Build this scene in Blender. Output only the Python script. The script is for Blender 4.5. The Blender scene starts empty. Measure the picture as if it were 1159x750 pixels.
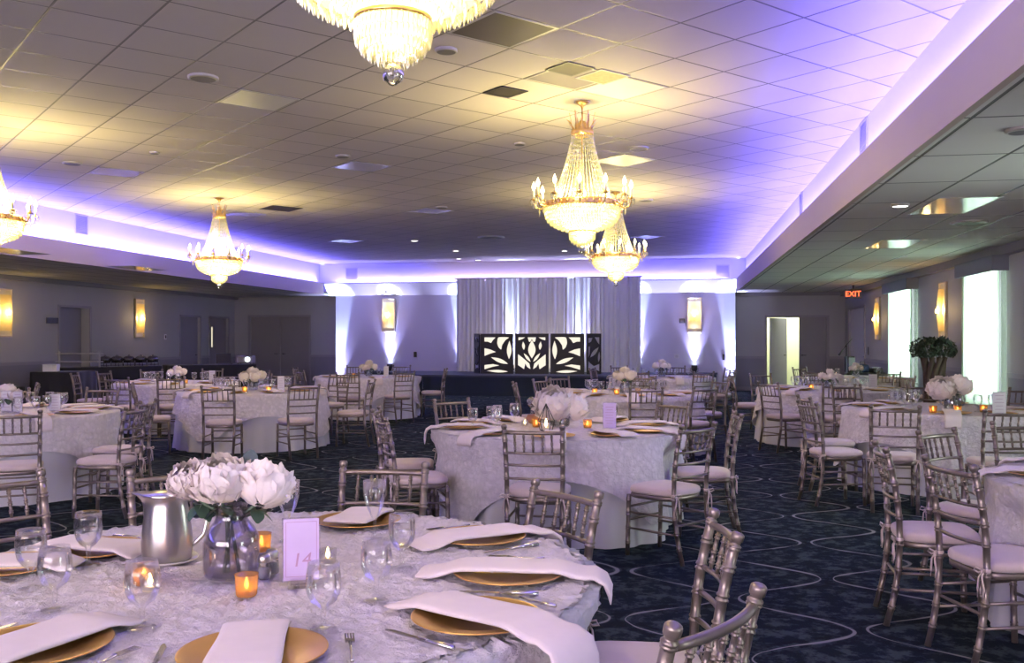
import bpy, bmesh, math, random
from mathutils import Vector, Matrix, noise as mnoise
PI = math.pi
R = math.radians
random.seed(7)
scene = bpy.context.scene
col = scene.collection

# ---------------------------------------------------------------- frames of reference
# world = the hall: +y towards the stage, +x towards the curtained windows.  The camera stands at the
# origin, 1.5 m up, turned 9.9 degrees towards the buffet side; "view" coordinates (X across, Y deep) are
# handy for reading positions and are turned into hall coordinates by hall().
TH = R(9.9); CS, SN = math.cos(TH), math.sin(TH)
EYE, FOC, CX, HOR = 1.48, 1060.0, 579.5, 384.0
def hall(X, Y): return (X*CS - Y*SN, X*SN + Y*CS)
def view(x, y): return (x*CS + y*SN, -x*SN + y*CS)
def on_level(px, py, z):
    d = FOC*(EYE - z)/(py - HOR)
    return hall((px - CX)/FOC*d, d)
def x_on(px, y):                       # hall x of a sight line where it meets the plane y
    t = (px - CX)/FOC; Y = y/(t*SN + CS); return t*Y*CS - Y*SN
def y_on(px, x):                       # hall y of a sight line where it meets the plane x
    t = (px - CX)/FOC; Y = x/(t*CS - SN); return t*Y*SN + Y*CS
def z_at(py, x, y): return EYE - (py - HOR)*view(x, y)[1]/FOC

# ---------------------------------------------------------------- mesh building
class MB:
    def __init__(s): s.v, s.f, s.s = [], [], []
    def add(s, vs, fs, smooth=True):
        b = len(s.v); s.v += [tuple(p) for p in vs]
        s.f += [tuple(i + b for i in f) for f in fs]; s.s += [smooth]*len(fs); return s
    def box(s, x0, x1, y0, y1, z0, z1, M=None, c=0.0):
        if c <= 0:
            vs = [(x, y, z) for x in (x0, x1) for y in (y0, y1) for z in (z0, z1)]
            fs = [(0,1,3,2),(4,6,7,5),(0,4,5,1),(2,3,7,6),(0,2,6,4),(1,5,7,3)]
        else:                           # chamfered box
            vs, idx = [], {}
            for i, x in enumerate((x0, x1)):
                for j, y in enumerate((y0, y1)):
                    for k, z in enumerate((z0, z1)):
                        sx, sy, sz = (1, -1)[i], (1, -1)[j], (1, -1)[k]
                        for a in range(3):
                            p = [x + sx*c, y + sy*c, z + sz*c]; p[a] = (x, y, z)[a]
                            idx[i, j, k, a] = len(vs); vs.append(tuple(p))
            g = lambda i, j, k, a: idx[i, j, k, a]
            fs = []
            for i in (0, 1):
                fs.append((g(i,0,0,0), g(i,0,1,0), g(i,1,1,0), g(i,1,0,0)))
                fs.append((g(0,i,0,1), g(0,i,1,1), g(1,i,1,1), g(1,i,0,1)))
                fs.append((g(0,0,i,2), g(0,1,i,2), g(1,1,i,2), g(1,0,i,2)))
                for j in (0, 1):
                    fs.append((g(i,j,0,0), g(i,j,1,0), g(i,j,1,1), g(i,j,0,1)))
                    fs.append((g(i,0,j,0), g(i,1,j,0), g(i,1,j,2), g(i,0,j,2)))
                    fs.append((g(0,i,j,1), g(1,i,j,1), g(1,i,j,2), g(0,i,j,2)))
                    for k in (0, 1): fs.append((g(i,j,k,0), g(i,j,k,1), g(i,j,k,2)))
        if M is not None: vs = [tuple(M @ Vector(p)) for p in vs]
        return s.add(vs, fs, False)
    def tube(s, path, r, n=8, cap=True, smooth=True):
        P = [Vector(p) for p in path]; m = len(P)
        rad = r if isinstance(r, (list, tuple)) else [r]*m
        vs, fs = [], []
        up = None
        for i in range(m):
            t = (P[min(i+1, m-1)] - P[max(i-1, 0)])
            t = t.normalized() if t.length > 1e-9 else Vector((0,0,1))
            if up is None:
                up = Vector((0,0,1)) if abs(t.z) < .9 else Vector((0,1,0))
            a = t.cross(up)
            if a.length < 1e-6: a = t.cross(Vector((1,0,0)))
            a.normalize(); b = t.cross(a).normalized(); up = a.cross(t) if False else up
            for k in range(n):
                an = 2*PI*k/n
                vs.append(P[i] + (a*math.cos(an) + b*math.sin(an))*rad[i])
        for i in range(m-1):
            for k in range(n):
                k2 = (k+1) % n
                fs.append((i*n+k, i*n+k2, (i+1)*n+k2, (i+1)*n+k))
        if cap: fs.append(tuple(range(n-1, -1, -1))); fs.append(tuple((m-1)*n+k for k in range(n)))
        return s.add(vs, fs, smooth)
    def lathe(s, prof, n=24, o=(0,0,0), M=None, smooth=True):
        vs, fs, rows = [], [], []
        for (r, z) in prof:
            if r < 1e-6: rows.append([len(vs)]); vs.append((0, 0, z))
            else:
                rows.append(list(range(len(vs), len(vs)+n)))
                vs += [(r*math.cos(2*PI*k/n), r*math.sin(2*PI*k/n), z) for k in range(n)]
        for a, b in zip(rows, rows[1:]):
            for k in range(n):
                k2 = (k+1) % n
                if len(a) == 1 and len(b) == 1: continue
                if len(a) == 1: fs.append((a[0], b[k2], b[k]))
                elif len(b) == 1: fs.append((a[k], a[k2], b[0]))
                else: fs.append((a[k], a[k2], b[k2], b[k]))
        vs = [Vector(p) + Vector(o) for p in vs] if M is None else [M @ (Vector(p) + Vector(o)) for p in vs]
        return s.add(vs, fs, smooth)
    def layers(s, outline, lay, smooth=True):   # stack of scaled outlines: lay = [(scale, z)]
        n = len(outline); vs, fs = [], []
        for (k, z) in lay: vs += [(x*k, y*k, z) for x, y in outline]
        for i in range(len(lay)-1):
            for j in range(n):
                j2 = (j+1) % n; fs.append((i*n+j, i*n+j2, (i+1)*n+j2, (i+1)*n+j))
        fs.append(tuple(range(n-1, -1, -1))); fs.append(tuple((len(lay)-1)*n+j for j in range(n)))
        return s.add(vs, fs, smooth)
    def prism(s, poly, z0, z1, M=None, smooth=False):
        n = len(poly)
        vs = [(x, y, z0) for x, y in poly] + [(x, y, z1) for x, y in poly]
        fs = [tuple(range(n-1, -1, -1)), tuple(range(n, 2*n))] + [(i, (i+1) % n, n+(i+1) % n, n+i) for i in range(n)]
        if M is not None: vs = [M @ Vector(p) for p in vs]
        return s.add(vs, fs, smooth)
    def drop(s, x, y, z, r, h, n=5, up=.25):   # hanging cut-glass prism, top at z
        vs = [(x, y, z)] + [(x + r*math.cos(2*PI*k/n), y + r*math.sin(2*PI*k/n), z - h*up) for k in range(n)] + [(x, y, z - h)]
        fs = []
        for k in range(n):
            k2 = (k+1) % n; fs += [(0, 1+k, 1+k2), (n+1, 1+k2, 1+k)]
        return s.add(vs, fs, False)
    def mesh(s, name, m):
        me = bpy.data.meshes.new(name); me.from_pydata(s.v, [], s.f)
        me.polygons.foreach_set('use_smooth', s.s)
        if m is not None: me.materials.append(m)
        me.update(); return me

def O(name, me, parent=None, loc=(0,0,0), rot=(0,0,0)):
    o = bpy.data.objects.new(name, me.mesh(name, None) if isinstance(me, MB) else me)
    col.objects.link(o); o.location = loc; o.rotation_euler = rot
    if parent is not None: o.parent = parent
    return o
def B(name, mb, m, parent=None, loc=(0,0,0), rot=(0,0,0)): return O(name, mb.mesh(name, m), parent, loc, rot)
LABELS = {}
def tag(o, label, cat, group=None, kind=None):
    o['label'] = label; o['category'] = cat
    if group: o['group'] = group
    if kind: o['kind'] = kind
    LABELS.setdefault(label, []).append(o.name)
    return o
def thing(name, label, cat, loc=(0,0,0), rz=0, group=None):
    o = bpy.data.objects.new(name, None); col.objects.link(o); o.empty_display_size = .1
    o.location = loc; o.rotation_euler = (0, 0, rz)
    return tag(o, label, cat, group)
KIDS = {}
def copy_tree(o, parent=None):
    c = o.copy(); col.objects.link(c)
    if parent is not None: c.parent = parent
    for ch in KIDS.setdefault(o.name, list(o.children)): copy_tree(ch, c)
    return c
def again(proto, label, loc, rz=0, group=None, scale=None):
    c = copy_tree(proto); c.location = loc; c.rotation_euler = (0, 0, rz)
    if scale: c.scale = (scale,)*3
    c['label'] = label; LABELS.setdefault(label, []).append(c.name)
    if group: c['group'] = group
    return c
class Kind:                              # first call places the prototype itself, later calls copy it
    def __init__(s, make): s.make, s.p = make, None
    def __call__(s, label, loc, rz=0, group=None, scale=None):
        if s.p is None:
            s.p = s.make(); KIDS.clear() if False else None
            o = s.p; o.location = loc; o.rotation_euler = (0, 0, rz)
            if scale: o.scale = (scale,)*3
            o['label'] = label; LABELS.setdefault(label, []).append(o.name)
            if group: o['group'] = group
            return o
        return again(s.p, label, loc, rz, group, scale or s.p.scale[0] if scale is None else scale)
def struct(name, mb, m, parent=None):
    o = B(name, mb, m, parent)
    if parent is None: o['kind'] = 'structure'
    return o

# ---------------------------------------------------------------- materials
class NT:
    def __init__(s, name):
        s.m = bpy.data.materials.new(name); s.m.use_nodes = True
        s.t = s.m.node_tree; s.t.nodes.clear()
        s.out = s.t.nodes.new('ShaderNodeOutputMaterial')
    def n(s, ty, ins=None, **kw):
        nd = s.t.nodes.new('ShaderNode' + ty)
        for k, v in kw.items(): setattr(nd, k, v)
        for k, v in (ins or {}).items(): s.put(nd.inputs[k], v)
        return nd
    def put(s, sock, v):
        if isinstance(v, bpy.types.NodeSocket): s.t.links.new(v, sock)
        elif isinstance(v, (tuple, list)) and len(v) == 3 and sock.type == 'RGBA': sock.default_value = (*v, 1)
        else: sock.default_value = v
    def math(s, op, a, b=0.0, c=None):
        nd = s.n('Math', operation=op); s.put(nd.inputs[0], a); s.put(nd.inputs[1], b)
        if c is not None: s.put(nd.inputs[2], c)
        return nd.outputs[0]
    def mix(s, f, a, b):
        nd = s.n('MixRGB'); s.put(nd.inputs[0], f); s.put(nd.inputs[1], a); s.put(nd.inputs[2], b); return nd.outputs[0]
    def ramp(s, f, stops):
        nd = s.n('ValToRGB'); s.put(nd.inputs[0], f); el = nd.color_ramp.elements
        while len(el) < len(stops): el.new(.5)
        for e, (p, c) in zip(el, stops): e.position = p; e.color = (*c, 1) if isinstance(c, tuple) else (c, c, c, 1)
        return nd.outputs[0]
    def coord(s, which='Object'): return s.n('TexCoord').outputs[which]
    def noise(s, scale, detail=2, vec=None, rough=.5):
        return s.n('TexNoise', {'Vector': vec if vec is not None else s.coord(), 'Scale': scale, 'Detail': detail, 'Roughness': rough}).outputs[0]
    def bump(s, h, strength=.3, dist=.01):
        return s.n('Bump', {'Height': h, 'Strength': strength, 'Distance': dist}).outputs[0]
    def bsdf(s, **k):
        nd = s.n('BsdfPrincipled')
        names = {'base': 'Base Color', 'rough': 'Roughness', 'metal': 'Metallic', 'normal': 'Normal', 'spec': 'Specular IOR Level',
                 'emit': 'Emission Color', 'power': 'Emission Strength', 'sheen': 'Sheen Weight', 'sss': 'Subsurface Weight', 'coat': 'Coat Weight', 'alpha': 'Alpha'}
        for kk, v in k.items(): s.put(nd.inputs[names[kk]], v)
        return nd.outputs[0]
    def done(s, sh): s.t.links.new(sh, s.out.inputs[0]); return s.m

def simple(name, base, rough=.5, metal=0.0, var=.12, vs=6.0, bump=0.0, bs=60.0, **k):
    t = NT(name); f = t.noise(vs, 3)
    lo = tuple(c*(1-var) for c in base); hi = tuple(min(1, c*(1+var)) for c in base)
    kw = dict(base=t.mix(f, lo, hi), rough=rough, metal=metal, **k)
    if bump: kw['normal'] = t.bump(t.noise(bs, 3), bump, .004)
    return t.done(t.bsdf(**kw))
def emitter(name, c, power):
    t = NT(name); e = t.n('Emission', {'Color': c, 'Strength': power}); m = t.done(e.outputs[0]); return m
def glass(name, tint=(.97,.97,.98), gloss=.75, base=.05, rough=.02, trans=0.0, tcol=(1,1,1)):
    t = NT(name)
    fr = t.n('LayerWeight', {'Blend': .35}).outputs['Fresnel']
    fac = t.math('MINIMUM', t.math('ADD', t.math('MULTIPLY', fr, gloss), base), 1.0)
    tr = t.n('BsdfTransparent', {'Color': tint}).outputs[0]
    if trans:
        tl = t.n('BsdfTranslucent', {'Color': tcol}).outputs[0]
        mx = t.n('MixShader', {0: trans}); t.put(mx.inputs[1], tr); t.put(mx.inputs[2], tl); tr = mx.outputs[0]
    gl = t.n('BsdfGlossy', {'Color': (1,1,1), 'Roughness': rough}).outputs[0]
    mx = t.n('MixShader', {0: fac}); t.put(mx.inputs[1], tr); t.put(mx.inputs[2], gl)
    return t.done(mx.outputs[0])

M = {}
M['chair'] = simple('chair_silver_paint', (.20,.162,.145), .36, .6, .2, 9)
M['seat'] = simple('seat_champagne_fabric', (.62,.50,.48), .85, 0, .08, 14, .15, 300, sheen=.3)
M['gold'] = simple('charger_gold', (.72,.43,.13), .33, .85, .12, 12)
M['brass'] = simple('chandelier_gold', (.80,.52,.20), .28, .9, .2, 30)
M['napkin'] = simple('napkin_blush_cloth', (.80,.70,.70), .9, 0, .05, 20, .12, 400, sheen=.2)
M['steel'] = simple('polished_steel', (.56,.54,.52), .28, 1.0, .1, 5)
M['cutlery'] = simple('cutlery_steel', (.62,.60,.60), .18, 1.0, .1, 8)
M['glass'] = glass('clear_glass', (.985,.985,.99), .55, .04)
M['water'] = glass('water', (.97,.97,.98), .4, .06, .03)
M['smoke_glass'] = glass('smoky_glass', (.83,.81,.86), .42, .05, .03)
M['vase_glass'] = glass('pale_glass', (.86,.88,.90), .7, .07, .03)
M['amber'] = glass('amber_glass', (1.0,.72,.40), .45, .07, .10, .42, (1.0,.66,.32))
M['acrylic'] = glass('acrylic', (.92,.90,.96), .6, .06, .03)
M['white_ceramic'] = simple('white_ceramic', (.74,.72,.72), .25, 0, .04)
M['wax'] = simple('wax', (.85,.75,.55), .6, 0, .05)
M['flame'] = emitter('candle_flame', (1.0,.66,.26), 26.0)
M['bulb'] = emitter('flame_bulb', (1.0,.86,.50), 9.0)
M['leaf'] = simple('leaf_green', (.035,.075,.045), .5, 0, .35, 30)
M['darkleaf'] = simple('leaf_dark', (.03,.05,.055), .45, 0, .2, 30)
M['stem'] = simple('stem_green', (.05,.08,.05), .6, 0, .2, 30)
M['petal'] = simple('petal_white', (.86,.78,.76), .75, 0, .06, 9, sss=0.0)
M['cream_petal'] = simple('petal_cream', (.85,.77,.58), .75, 0, .08, 9)
M['candlesleeve'] = simple('candle_sleeve', (.85,.75,.55), .5, 0, .05)
t = NT('crystal')                          # cut crystal: lets the lamps inside shine through and scatters some
tr = t.n('BsdfTransparent', {'Color': (.98,.97,.93)}).outputs[0]
tl = t.n('BsdfTranslucent', {'Color': (.72,.70,.55)}).outputs[0]
gl = t.n('BsdfGlossy', {'Color': (1,1,1), 'Roughness': .06}).outputs[0]
df = t.n('BsdfDiffuse', {'Color': (.55,.54,.42)}).outputs[0]
m1 = t.n('MixShader', {0: .5}); t.put(m1.inputs[1], tl); t.put(m1.inputs[2], df)
m2 = t.n('MixShader', {0: .46}); t.put(m2.inputs[1], tr); t.put(m2.inputs[2], m1.outputs[0])
m3 = t.n('MixShader', {0: .16}); t.put(m3.inputs[1], m2.outputs[0]); t.put(m3.inputs[2], gl)
M['crystal'] = t.done(m3.outputs[0])

def cloth(name, base, rosettes=False, scale=30.0, trans=.0):
    t = NT(name)
    if rosettes:
        co = t.coord(); w = t.n('VectorMath', {0: co, 1: t.n('TexNoise', {'Vector': co, 'Scale': 9.0}).outputs[1]}, operation='MULTIPLY_ADD')
        w.inputs[1].default_value = (.03,.03,.03)
        w2 = t.n('VectorMath', operation='ADD'); t.put(w2.inputs[0], co)
        sc = t.n('VectorMath', operation='SCALE'); t.put(sc.inputs[0], t.n('TexNoise', {'Vector': co, 'Scale': 14.0, 'Detail': 2}).outputs[1]); sc.inputs['Scale'].default_value = .05
        t.put(w2.inputs[1], sc.outputs[0])
        v = t.n('TexVoronoi', {'Vector': w2.outputs[0], 'Scale': scale}, feature='F1').outputs['Distance']
        h = t.math('ADD', t.math('MULTIPLY', v, -1.0), t.math('MULTIPLY', t.noise(75, 5, rough=.65), 1.3))
        c = t.mix(t.math('MINIMUM', t.math('MULTIPLY', t.math('POWER', v, 1.5), 2.2), 1.0), base, tuple(x*.84 for x in base))
        return t.done(t.bsdf(base=c, rough=.85, normal=t.bump(h, .8, .016), sheen=.3))
    return t.done(t.bsdf(base=t.mix(t.noise(5, 2), tuple(x*.95 for x in base), base), rough=.72, normal=t.bump(t.noise(300, 2), .08, .002), sheen=.15))
M['overlay'] = cloth('lace_overlay', (.90,.83,.89), True, 22)
M['skirt'] = cloth('satin_cloth', (.62,.61,.66))
M['black_cloth'] = cloth('black_cloth', (.0035,.0035,.005))
# ---------------------------------------------------------------- the room
CEIL, LOW, LIP = 3.76, 2.83, 3.18
XL, XR = -10.4, 1.67          # faces of the two long lips
XLW, XRW = -13.8, 4.75       # side walls
YP, YE, YR = 27.2, 27.8, -4.0 # stage wall, aisle end walls, wall behind the camera
PX0, PX1 = -10.2, 1.67       # the bright stage wall between the aisles

def tile_mat(name, ang, ox, oy, sx, sy, tile, bar, bw=.009):
    t = NT(name); sep = t.n('SeparateXYZ', {0: t.coord()})
    x = t.math('SUBTRACT', sep.outputs[0], ox); y = t.math('SUBTRACT', sep.outputs[1], oy)
    c, s = math.cos(ang), math.sin(ang)
    u = t.math('DIVIDE', t.math('ADD', t.math('MULTIPLY', x, c), t.math('MULTIPLY', y, s)), sx)
    v = t.math('DIVIDE', t.math('SUBTRACT', t.math('MULTIPLY', y, c), t.math('MULTIPLY', x, s)), sy)
    fu = t.math('ABSOLUTE', t.math('SUBTRACT', t.math('FRACT', t.math('ADD', u, .5)), .5))
    fv = t.math('ABSOLUTE', t.math('SUBTRACT', t.math('FRACT', t.math('ADD', v, .5)), .5))
    d = t.math('MINIMUM', t.math('MULTIPLY', fu, sx), t.math('MULTIPLY', fv, sy))
    line = t.math('LESS_THAN', d, bw)
    cell = t.n('CombineXYZ', {0: t.math('ROUND', t.math('ADD', u, .5)), 1: t.math('ROUND', t.math('ADD', v, .5))}).outputs[0]
    wn = t.n('TexWhiteNoise', {0: cell}, noise_dimensions='3D').outputs['Value']
    base = t.mix(t.math('MULTIPLY', t.math('POWER', wn, 3.0), .5), tile, tuple(k*.8 for k in tile))
    base = t.mix(t.math('MULTIPLY', t.noise(2.0, 3), .25), base, tuple(k*.8 for k in tile))
    colr = t.mix(line, base, bar)
    edge = t.math('MINIMUM', t.math('DIVIDE', d, .03), 1.0)
    h = t.math('ADD', edge, t.math('MULTIPLY', t.noise(160, 2), .12))
    rough = t.math('SUBTRACT', .85, t.math('MULTIPLY', line, .38))
    return t.done(t.bsdf(base=colr, rough=rough, normal=t.bump(h, .35, .008)))
gx, gy = on_level(910, 20, CEIL)
M['ceil'] = tile_mat('ceiling_tiles', R(-42.3), gx, gy, .61, .61, (.62,.57,.56), (.17,.155,.15))
M['low_ceil'] = tile_mat('aisle_ceiling_tiles', 0, 3.0, 0, .61, 1.22, (.72,.71,.68), (.06,.06,.06), .013)
M['wall'] = simple('grey_lilac_paint', (.36,.355,.37), .7, 0, .04, 2, .05, 200)
M['panel_wall'] = simple('white_paint_bounce_tint', (.66,.63,.75), .65, 0, .03, 2)  # lilac in this paint stands in for violet light bounced onto the wall
M['lip'] = simple('taupe_paint', (.52,.43,.385), .7, 0, .03, 2)
M['cove'] = simple('cove_white_paint', (.70,.69,.71), .7, 0, .02, 2)
M['dado'] = simple('dado_grey_paint', (.22,.215,.25), .6, 0, .05, 3)
M['trim'] = simple('trim_grey_paint', (.27,.26,.29), .45, 0, .05, 3)
M['door'] = simple('door_grey_paint', (.235,.22,.24), .5, 0, .05, 3)
M['hall_white'] = simple('corridor_paint', (.75,.78,.62), .7, 0, .03, 3)
M['dark_metal'] = simple('dark_metal', (.05,.05,.055), .4, .6, .1, 8)
M['black'] = simple('black_plastic', (.012,.012,.014), .4, 0, .2, 8)
M['grille'] = simple('grille_paint', (.58,.56,.60), .5, .2, .05, 5)

# carpet: dark slate with a mottled damask and pale ogee lines
t = NT('carpet'); co = t.coord(); sep = t.n('SeparateXYZ', {0: co})
wob = t.noise(2.2, 2)
x = t.math('ADD', sep.outputs[0], t.math('MULTIPLY', t.math('SUBTRACT', wob, .5), .10)); y = sep.outputs[1]
Pp, Ll, Aa = .62, 1.05, .27
k0 = t.math('FLOOR', t.math('DIVIDE', x, Pp))
ph = t.math('MULTIPLY', y, 2*PI/Ll)
sn = t.math('SINE', ph)
slope = t.math('SQRT', t.math('ADD', 1.0, t.math('POWER', t.math('MULTIPLY', t.math('COSINE', ph), Aa*2*PI/Ll), 2.0)))
def line_d(kk):
    par = t.math('SUBTRACT', 1.0, t.math('MULTIPLY', t.math('ABSOLUTE', t.math('MODULO', kk, 2.0)), 2.0))
    cx = t.math('ADD', t.math('MULTIPLY', kk, Pp), t.math('MULTIPLY', t.math('MULTIPLY', par, sn), Aa))
    return t.math('DIVIDE', t.math('ABSOLUTE', t.math('SUBTRACT', x, cx)), slope)
d = t.math('MINIMUM', line_d(k0), line_d(t.math('ADD', k0, 1.0)))
wid = t.math('MULTIPLY', t.math('MAXIMUM', t.math('SUBTRACT', t.noise(3.1, 2), .32), 0.02), .055)
ln = t.math('SUBTRACT', 1.0, t.math('MINIMUM', t.math('DIVIDE', d, t.math('MAXIMUM', wid, .002)), 1.0))
ln = t.math('MINIMUM', t.math('MULTIPLY', ln, 2.2), 1.0)
dk = t.math('LESS_THAN', t.math('ABSOLUTE', t.math('SUBTRACT', d, .05)), .022)
mot = t.ramp(t.noise(8.5, 5, rough=.7), [(.48, 0.0), (.58, 1.0)])
fine = t.noise(46, 3)
c = t.mix(mot, (.008,.0145,.020), (.050,.074,.081))
c = t.mix(t.math('MULTIPLY', fine, .45), c, (.010,.014,.024))
c = t.mix(t.math('MULTIPLY', dk, .5), c, (.007,.009,.014))
c = t.mix(t.math('MULTIPLY', ln, .8), c, (.30,.30,.30))
M['carpet'] = t.done(t.bsdf(base=c, rough=.95, normal=t.bump(t.noise(420, 2), .4, .004), spec=.06))

struct('floor', MB().box(XLW-.4, XRW+.4, YR, YE+3.5, -.1, 0), M['carpet'])
struct('ceiling', MB().box(XL-.05-.26, XR+.26, YR, YP+.2, CEIL, CEIL+.12), M['ceil'])
# aisle ceilings with their lips (a trough behind each lip hides the light strip)
def lip_side(name_c, name_t, sgn, xf, xw):
    a, b = sorted((xf + sgn*.05, xw))
    struct(name_c, MB().box(a, b, YR, YE+.1, LOW, LOW+.05), M['low_ceil'])
    mb = MB(); x2 = xf + sgn*.05
    mb.box(min(xf, x2), max(xf, x2), YR, YP-.5, LOW-.012, LIP)
    mb.box(min(x2, xf + sgn*.27), max(x2, xf + sgn*.27), YR, YP-.5, LIP-.10, LIP-.08)
    struct(name_t, mb, M['lip'])
lip_side('ceiling_right', 'trim_1', 1, XR, XRW)
lip_side('ceiling_left', 'trim_2', -1, XL, XLW)
struct('wall_cove_right', MB().box(XR+.26, XR+.36, YR, YP+.2, LOW+.05, CEIL), M['cove'])
struct('wall_cove_left', MB().box(XL-.36, XL-.26, YR, YP+.2, LOW+.05, CEIL), M['cove'])
# along the stage: a sloped crown below the trough, then the upright cove face
YB = YP - .5
mb = MB(); prof = [(YP, LOW-.02), (YB, LIP-.03), (YB, LIP), (YB+.05, LIP), (YP, LOW+.05)]
n = len(prof); xs = (XL, XR)
vs = [(xx, p, q) for xx in xs for p, q in prof]
mb.add(vs, [tuple(range(n)), tuple(range(2*n-1, n-1, -1))] + [(i, n+i, n+(i+1) % n, (i+1) % n) for i in range(n)], False)
struct('trim_3', mb, M['cove'])
struct('wall_cove_stage', MB().box(XL-.3, XR+.3, YP-.12, YP-.02, LOW+.1, CEIL), M['cove'])

# stage wall and the end walls of the aisles
struct('wall_stage', MB().box(PX0, PX1, YP, YP+.55, 0, LOW), M['panel_wall'])

def wall_open(name, m, axis, pos, thick, a0, a1, z1, holes):
    """wall along an axis with rectangular openings (s, e, top, bottom); thick goes outward"""
    mb = MB(); p0, p1 = sorted((pos, pos + thick))
    def put(s, e, zb, zt):
        if e - s > 1e-4 and zt - zb > 1e-4:
            mb.box(p0, p1, s, e, zb, zt) if axis == 'y' else mb.box(s, e, p0, p1, zb, zt)
    c = a0
    for (s, e, top, bot) in sorted(holes):
        put(c, s, 0, z1); put(s, e, top, z1); put(s, e, 0, bot); c = e
    put(c, a1, 0, z1)
    return struct(name, mb, m)

# ---- left wall
doorA = (y_on(67, XLW), y_on(101, XLW)); doorB = (y_on(204, XLW), y_on(226, XLW)); doorC = (y_on(237, XLW), y_on(258, XLW))
zA = z_at(348, XLW, sum(doorA)/2); zB = z_at(358.5, XLW, sum(doorB)/2)
wall_open('wall_left', M['wall'], 'y', XLW, -.3, YR, YE, LOW, [(*doorA, zA, 0), (*doorB, zB, 0), (*doorC, zB, 0)])
# ---- end walls
dL = (x_on(283, YE), x_on(350, YE)); zL = z_at(358.5, sum(dL)/2, YE)
wall_open('wall_end_left', M['wall'], 'x', YE, .3, XLW-.3, PX0+.02, LOW, [(*dL, zL, 0)])
dR = (x_on(868, YE), x_on(936, YE)); zR = z_at(359, sum(dR)/2, YE)
wall_open('wall_end_right', M['wall'], 'x', YE, .3, PX1-.02, XRW+.3, LOW, [(*dR, zR, 0)])
# ---- right wall: two curtained windows and a pale door near the corner
w1 = (y_on(1040, XRW), y_on(1012, XRW)); w2 = (y_on(1142, XRW), y_on(1100, XRW))
zw1 = z_at(330, XRW, sum(w1)/2); zw2 = z_at(311, XRW, sum(w2)/2)
zw = (zw1 + zw2)/2
dP = (y_on(979, XRW), y_on(961, XRW)); zP = z_at(349, XRW, sum(dP)/2)
w3 = (6.6, 8.2); w4 = (-.4, 1.2)  # extra windows out of view, added to light the near tables
holesR = [(w1[0]+.1, w1[1]-.1, zw+.1, .55), (w2[0]+.1, w2[1]-.1, zw+.1, .55), (w3[0]+.1, w3[1]-.1, zw+.1, .55), (w4[0]+.1, w4[1]-.1, zw+.1, .55), (*dP, zP, 0)]
wall_open('wall_right', M['wall'], 'y', XRW, .3, YR, YE, LOW, holesR)
struct('wall_rear', MB().box(XLW-.3, XRW+.3, YR-.2, YR, 0, CEIL+.1), M['wall'])

# dado, chair rails, baseboards
def rail_y(nm, x, sgn, spans):
    mb = MB(); md = MB()
    for s, e in spans:
        a, b = sorted((x, x - sgn*.03)); mb.box(a, b, s, e, .93, 1.0)
        a, b = sorted((x, x - sgn*.012)); md.box(a, b, s, e, .12, .93)
        a, b = sorted((x, x - sgn*.02)); mb.box(a, b, s, e, 0, .12)
    struct('trim_' + nm, mb, M['trim']); struct('wall_dado_' + nm, md, M['dado'])
def rail_x(nm, y, spans):
    mb = MB(); md = MB()
    for s, e in spans:
        mb.box(s, e, y-.03, y, .93, 1.0); md.box(s, e, y-.012, y, .12, .93); mb.box(s, e, y-.02, y, 0, .12)
    struct('trim_' + nm, mb, M['trim']); struct('wall_dado_' + nm, md, M['dado'])
def gaps(a0, a1, holes):
    c = a0; out = []
    for s, e in sorted(holes):
        if s > c: out.append((c, s))
        c = e
    out.append((c, a1)); return out
rail_y('left', XLW, -1, gaps(YR, YE, [doorA, doorB, doorC]))
rail_y('right', XRW, 1, gaps(YR, YE, [dP, w1, w2, w3, w4]))
rail_x('end_left', YE, gaps(XLW, PX0, [dL])); rail_x('end_right', YE, gaps(PX1, XRW, [dR]))
mb = MB(); mb.box(XRW-.14, XRW, YR, YE, LOW-.13, LOW); struct('trim_4', mb, M['dado'])       # cornices
mb = MB(); mb.box(XLW, XLW+.12, YR, YE, LOW-.1, LOW); struct('trim_5', mb, M['dado'])
mb = MB(); mb.box(PX1, XRW, YE-.12, YE, LOW-.1, LOW); struct('trim_6', mb, M['dado'])

# ---- doors
def frame_x(mb, a, b, top, y, w=.06, dpt=.03):      # architrave on a wall that faces -y
    mb.box(a-w, a, y-dpt, y, 0, top+w); mb.box(b, b+w, y-dpt, y, 0, top+w); mb.box(a, b, y-dpt, y, top, top+w)
def frame_y(mb, a, b, top, x, sgn, w=.06, dpt=.03):
    p, q = sorted((x, x - sgn*dpt))
    mb.box(p, q, a-w, a, 0, top+w); mb.box(p, q, b, b+w, 0, top+w); mb.box(p, q, a, b, top, top+w)
def lever(parent, x, y, z, dx):
    mb = MB(); mb.lathe([(0,-.012),(.026,-.012),(.026,0),(0,0)], 14, M=Matrix.Translation((x, y, z)) @ Matrix.Rotation(PI/2, 4, 'X'))
    mb.tube([(x, y-.01, z), (x, y-.05, z), (x + dx*.11, y-.052, z)], .009, 8)
    B('door_handle', mb, M['dark_metal'], parent)
# double door on the buffet side end wall
d3 = B('door_1', MB().box(dL[0], (dL[0]+dL[1])/2-.003, YE+.08, YE+.125, 0, zL, c=.004), M['door']); d3['kind'] = 'structure'
d4 = B('door_2', MB().box((dL[0]+dL[1])/2+.003, dL[1], YE+.08, YE+.125, 0, zL, c=.004), M['door']); d4['kind'] = 'structure'
mid = (dL[0]+dL[1])/2
lever(d3, mid-.08, YE+.08, 1.03, -1); lever(d4, mid+.08, YE+.08, 1.03, 1)
fm = MB(); frame_x(fm, dL[0], dL[1], zL, YE); struct('trim_7', fm, M['trim'])
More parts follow.
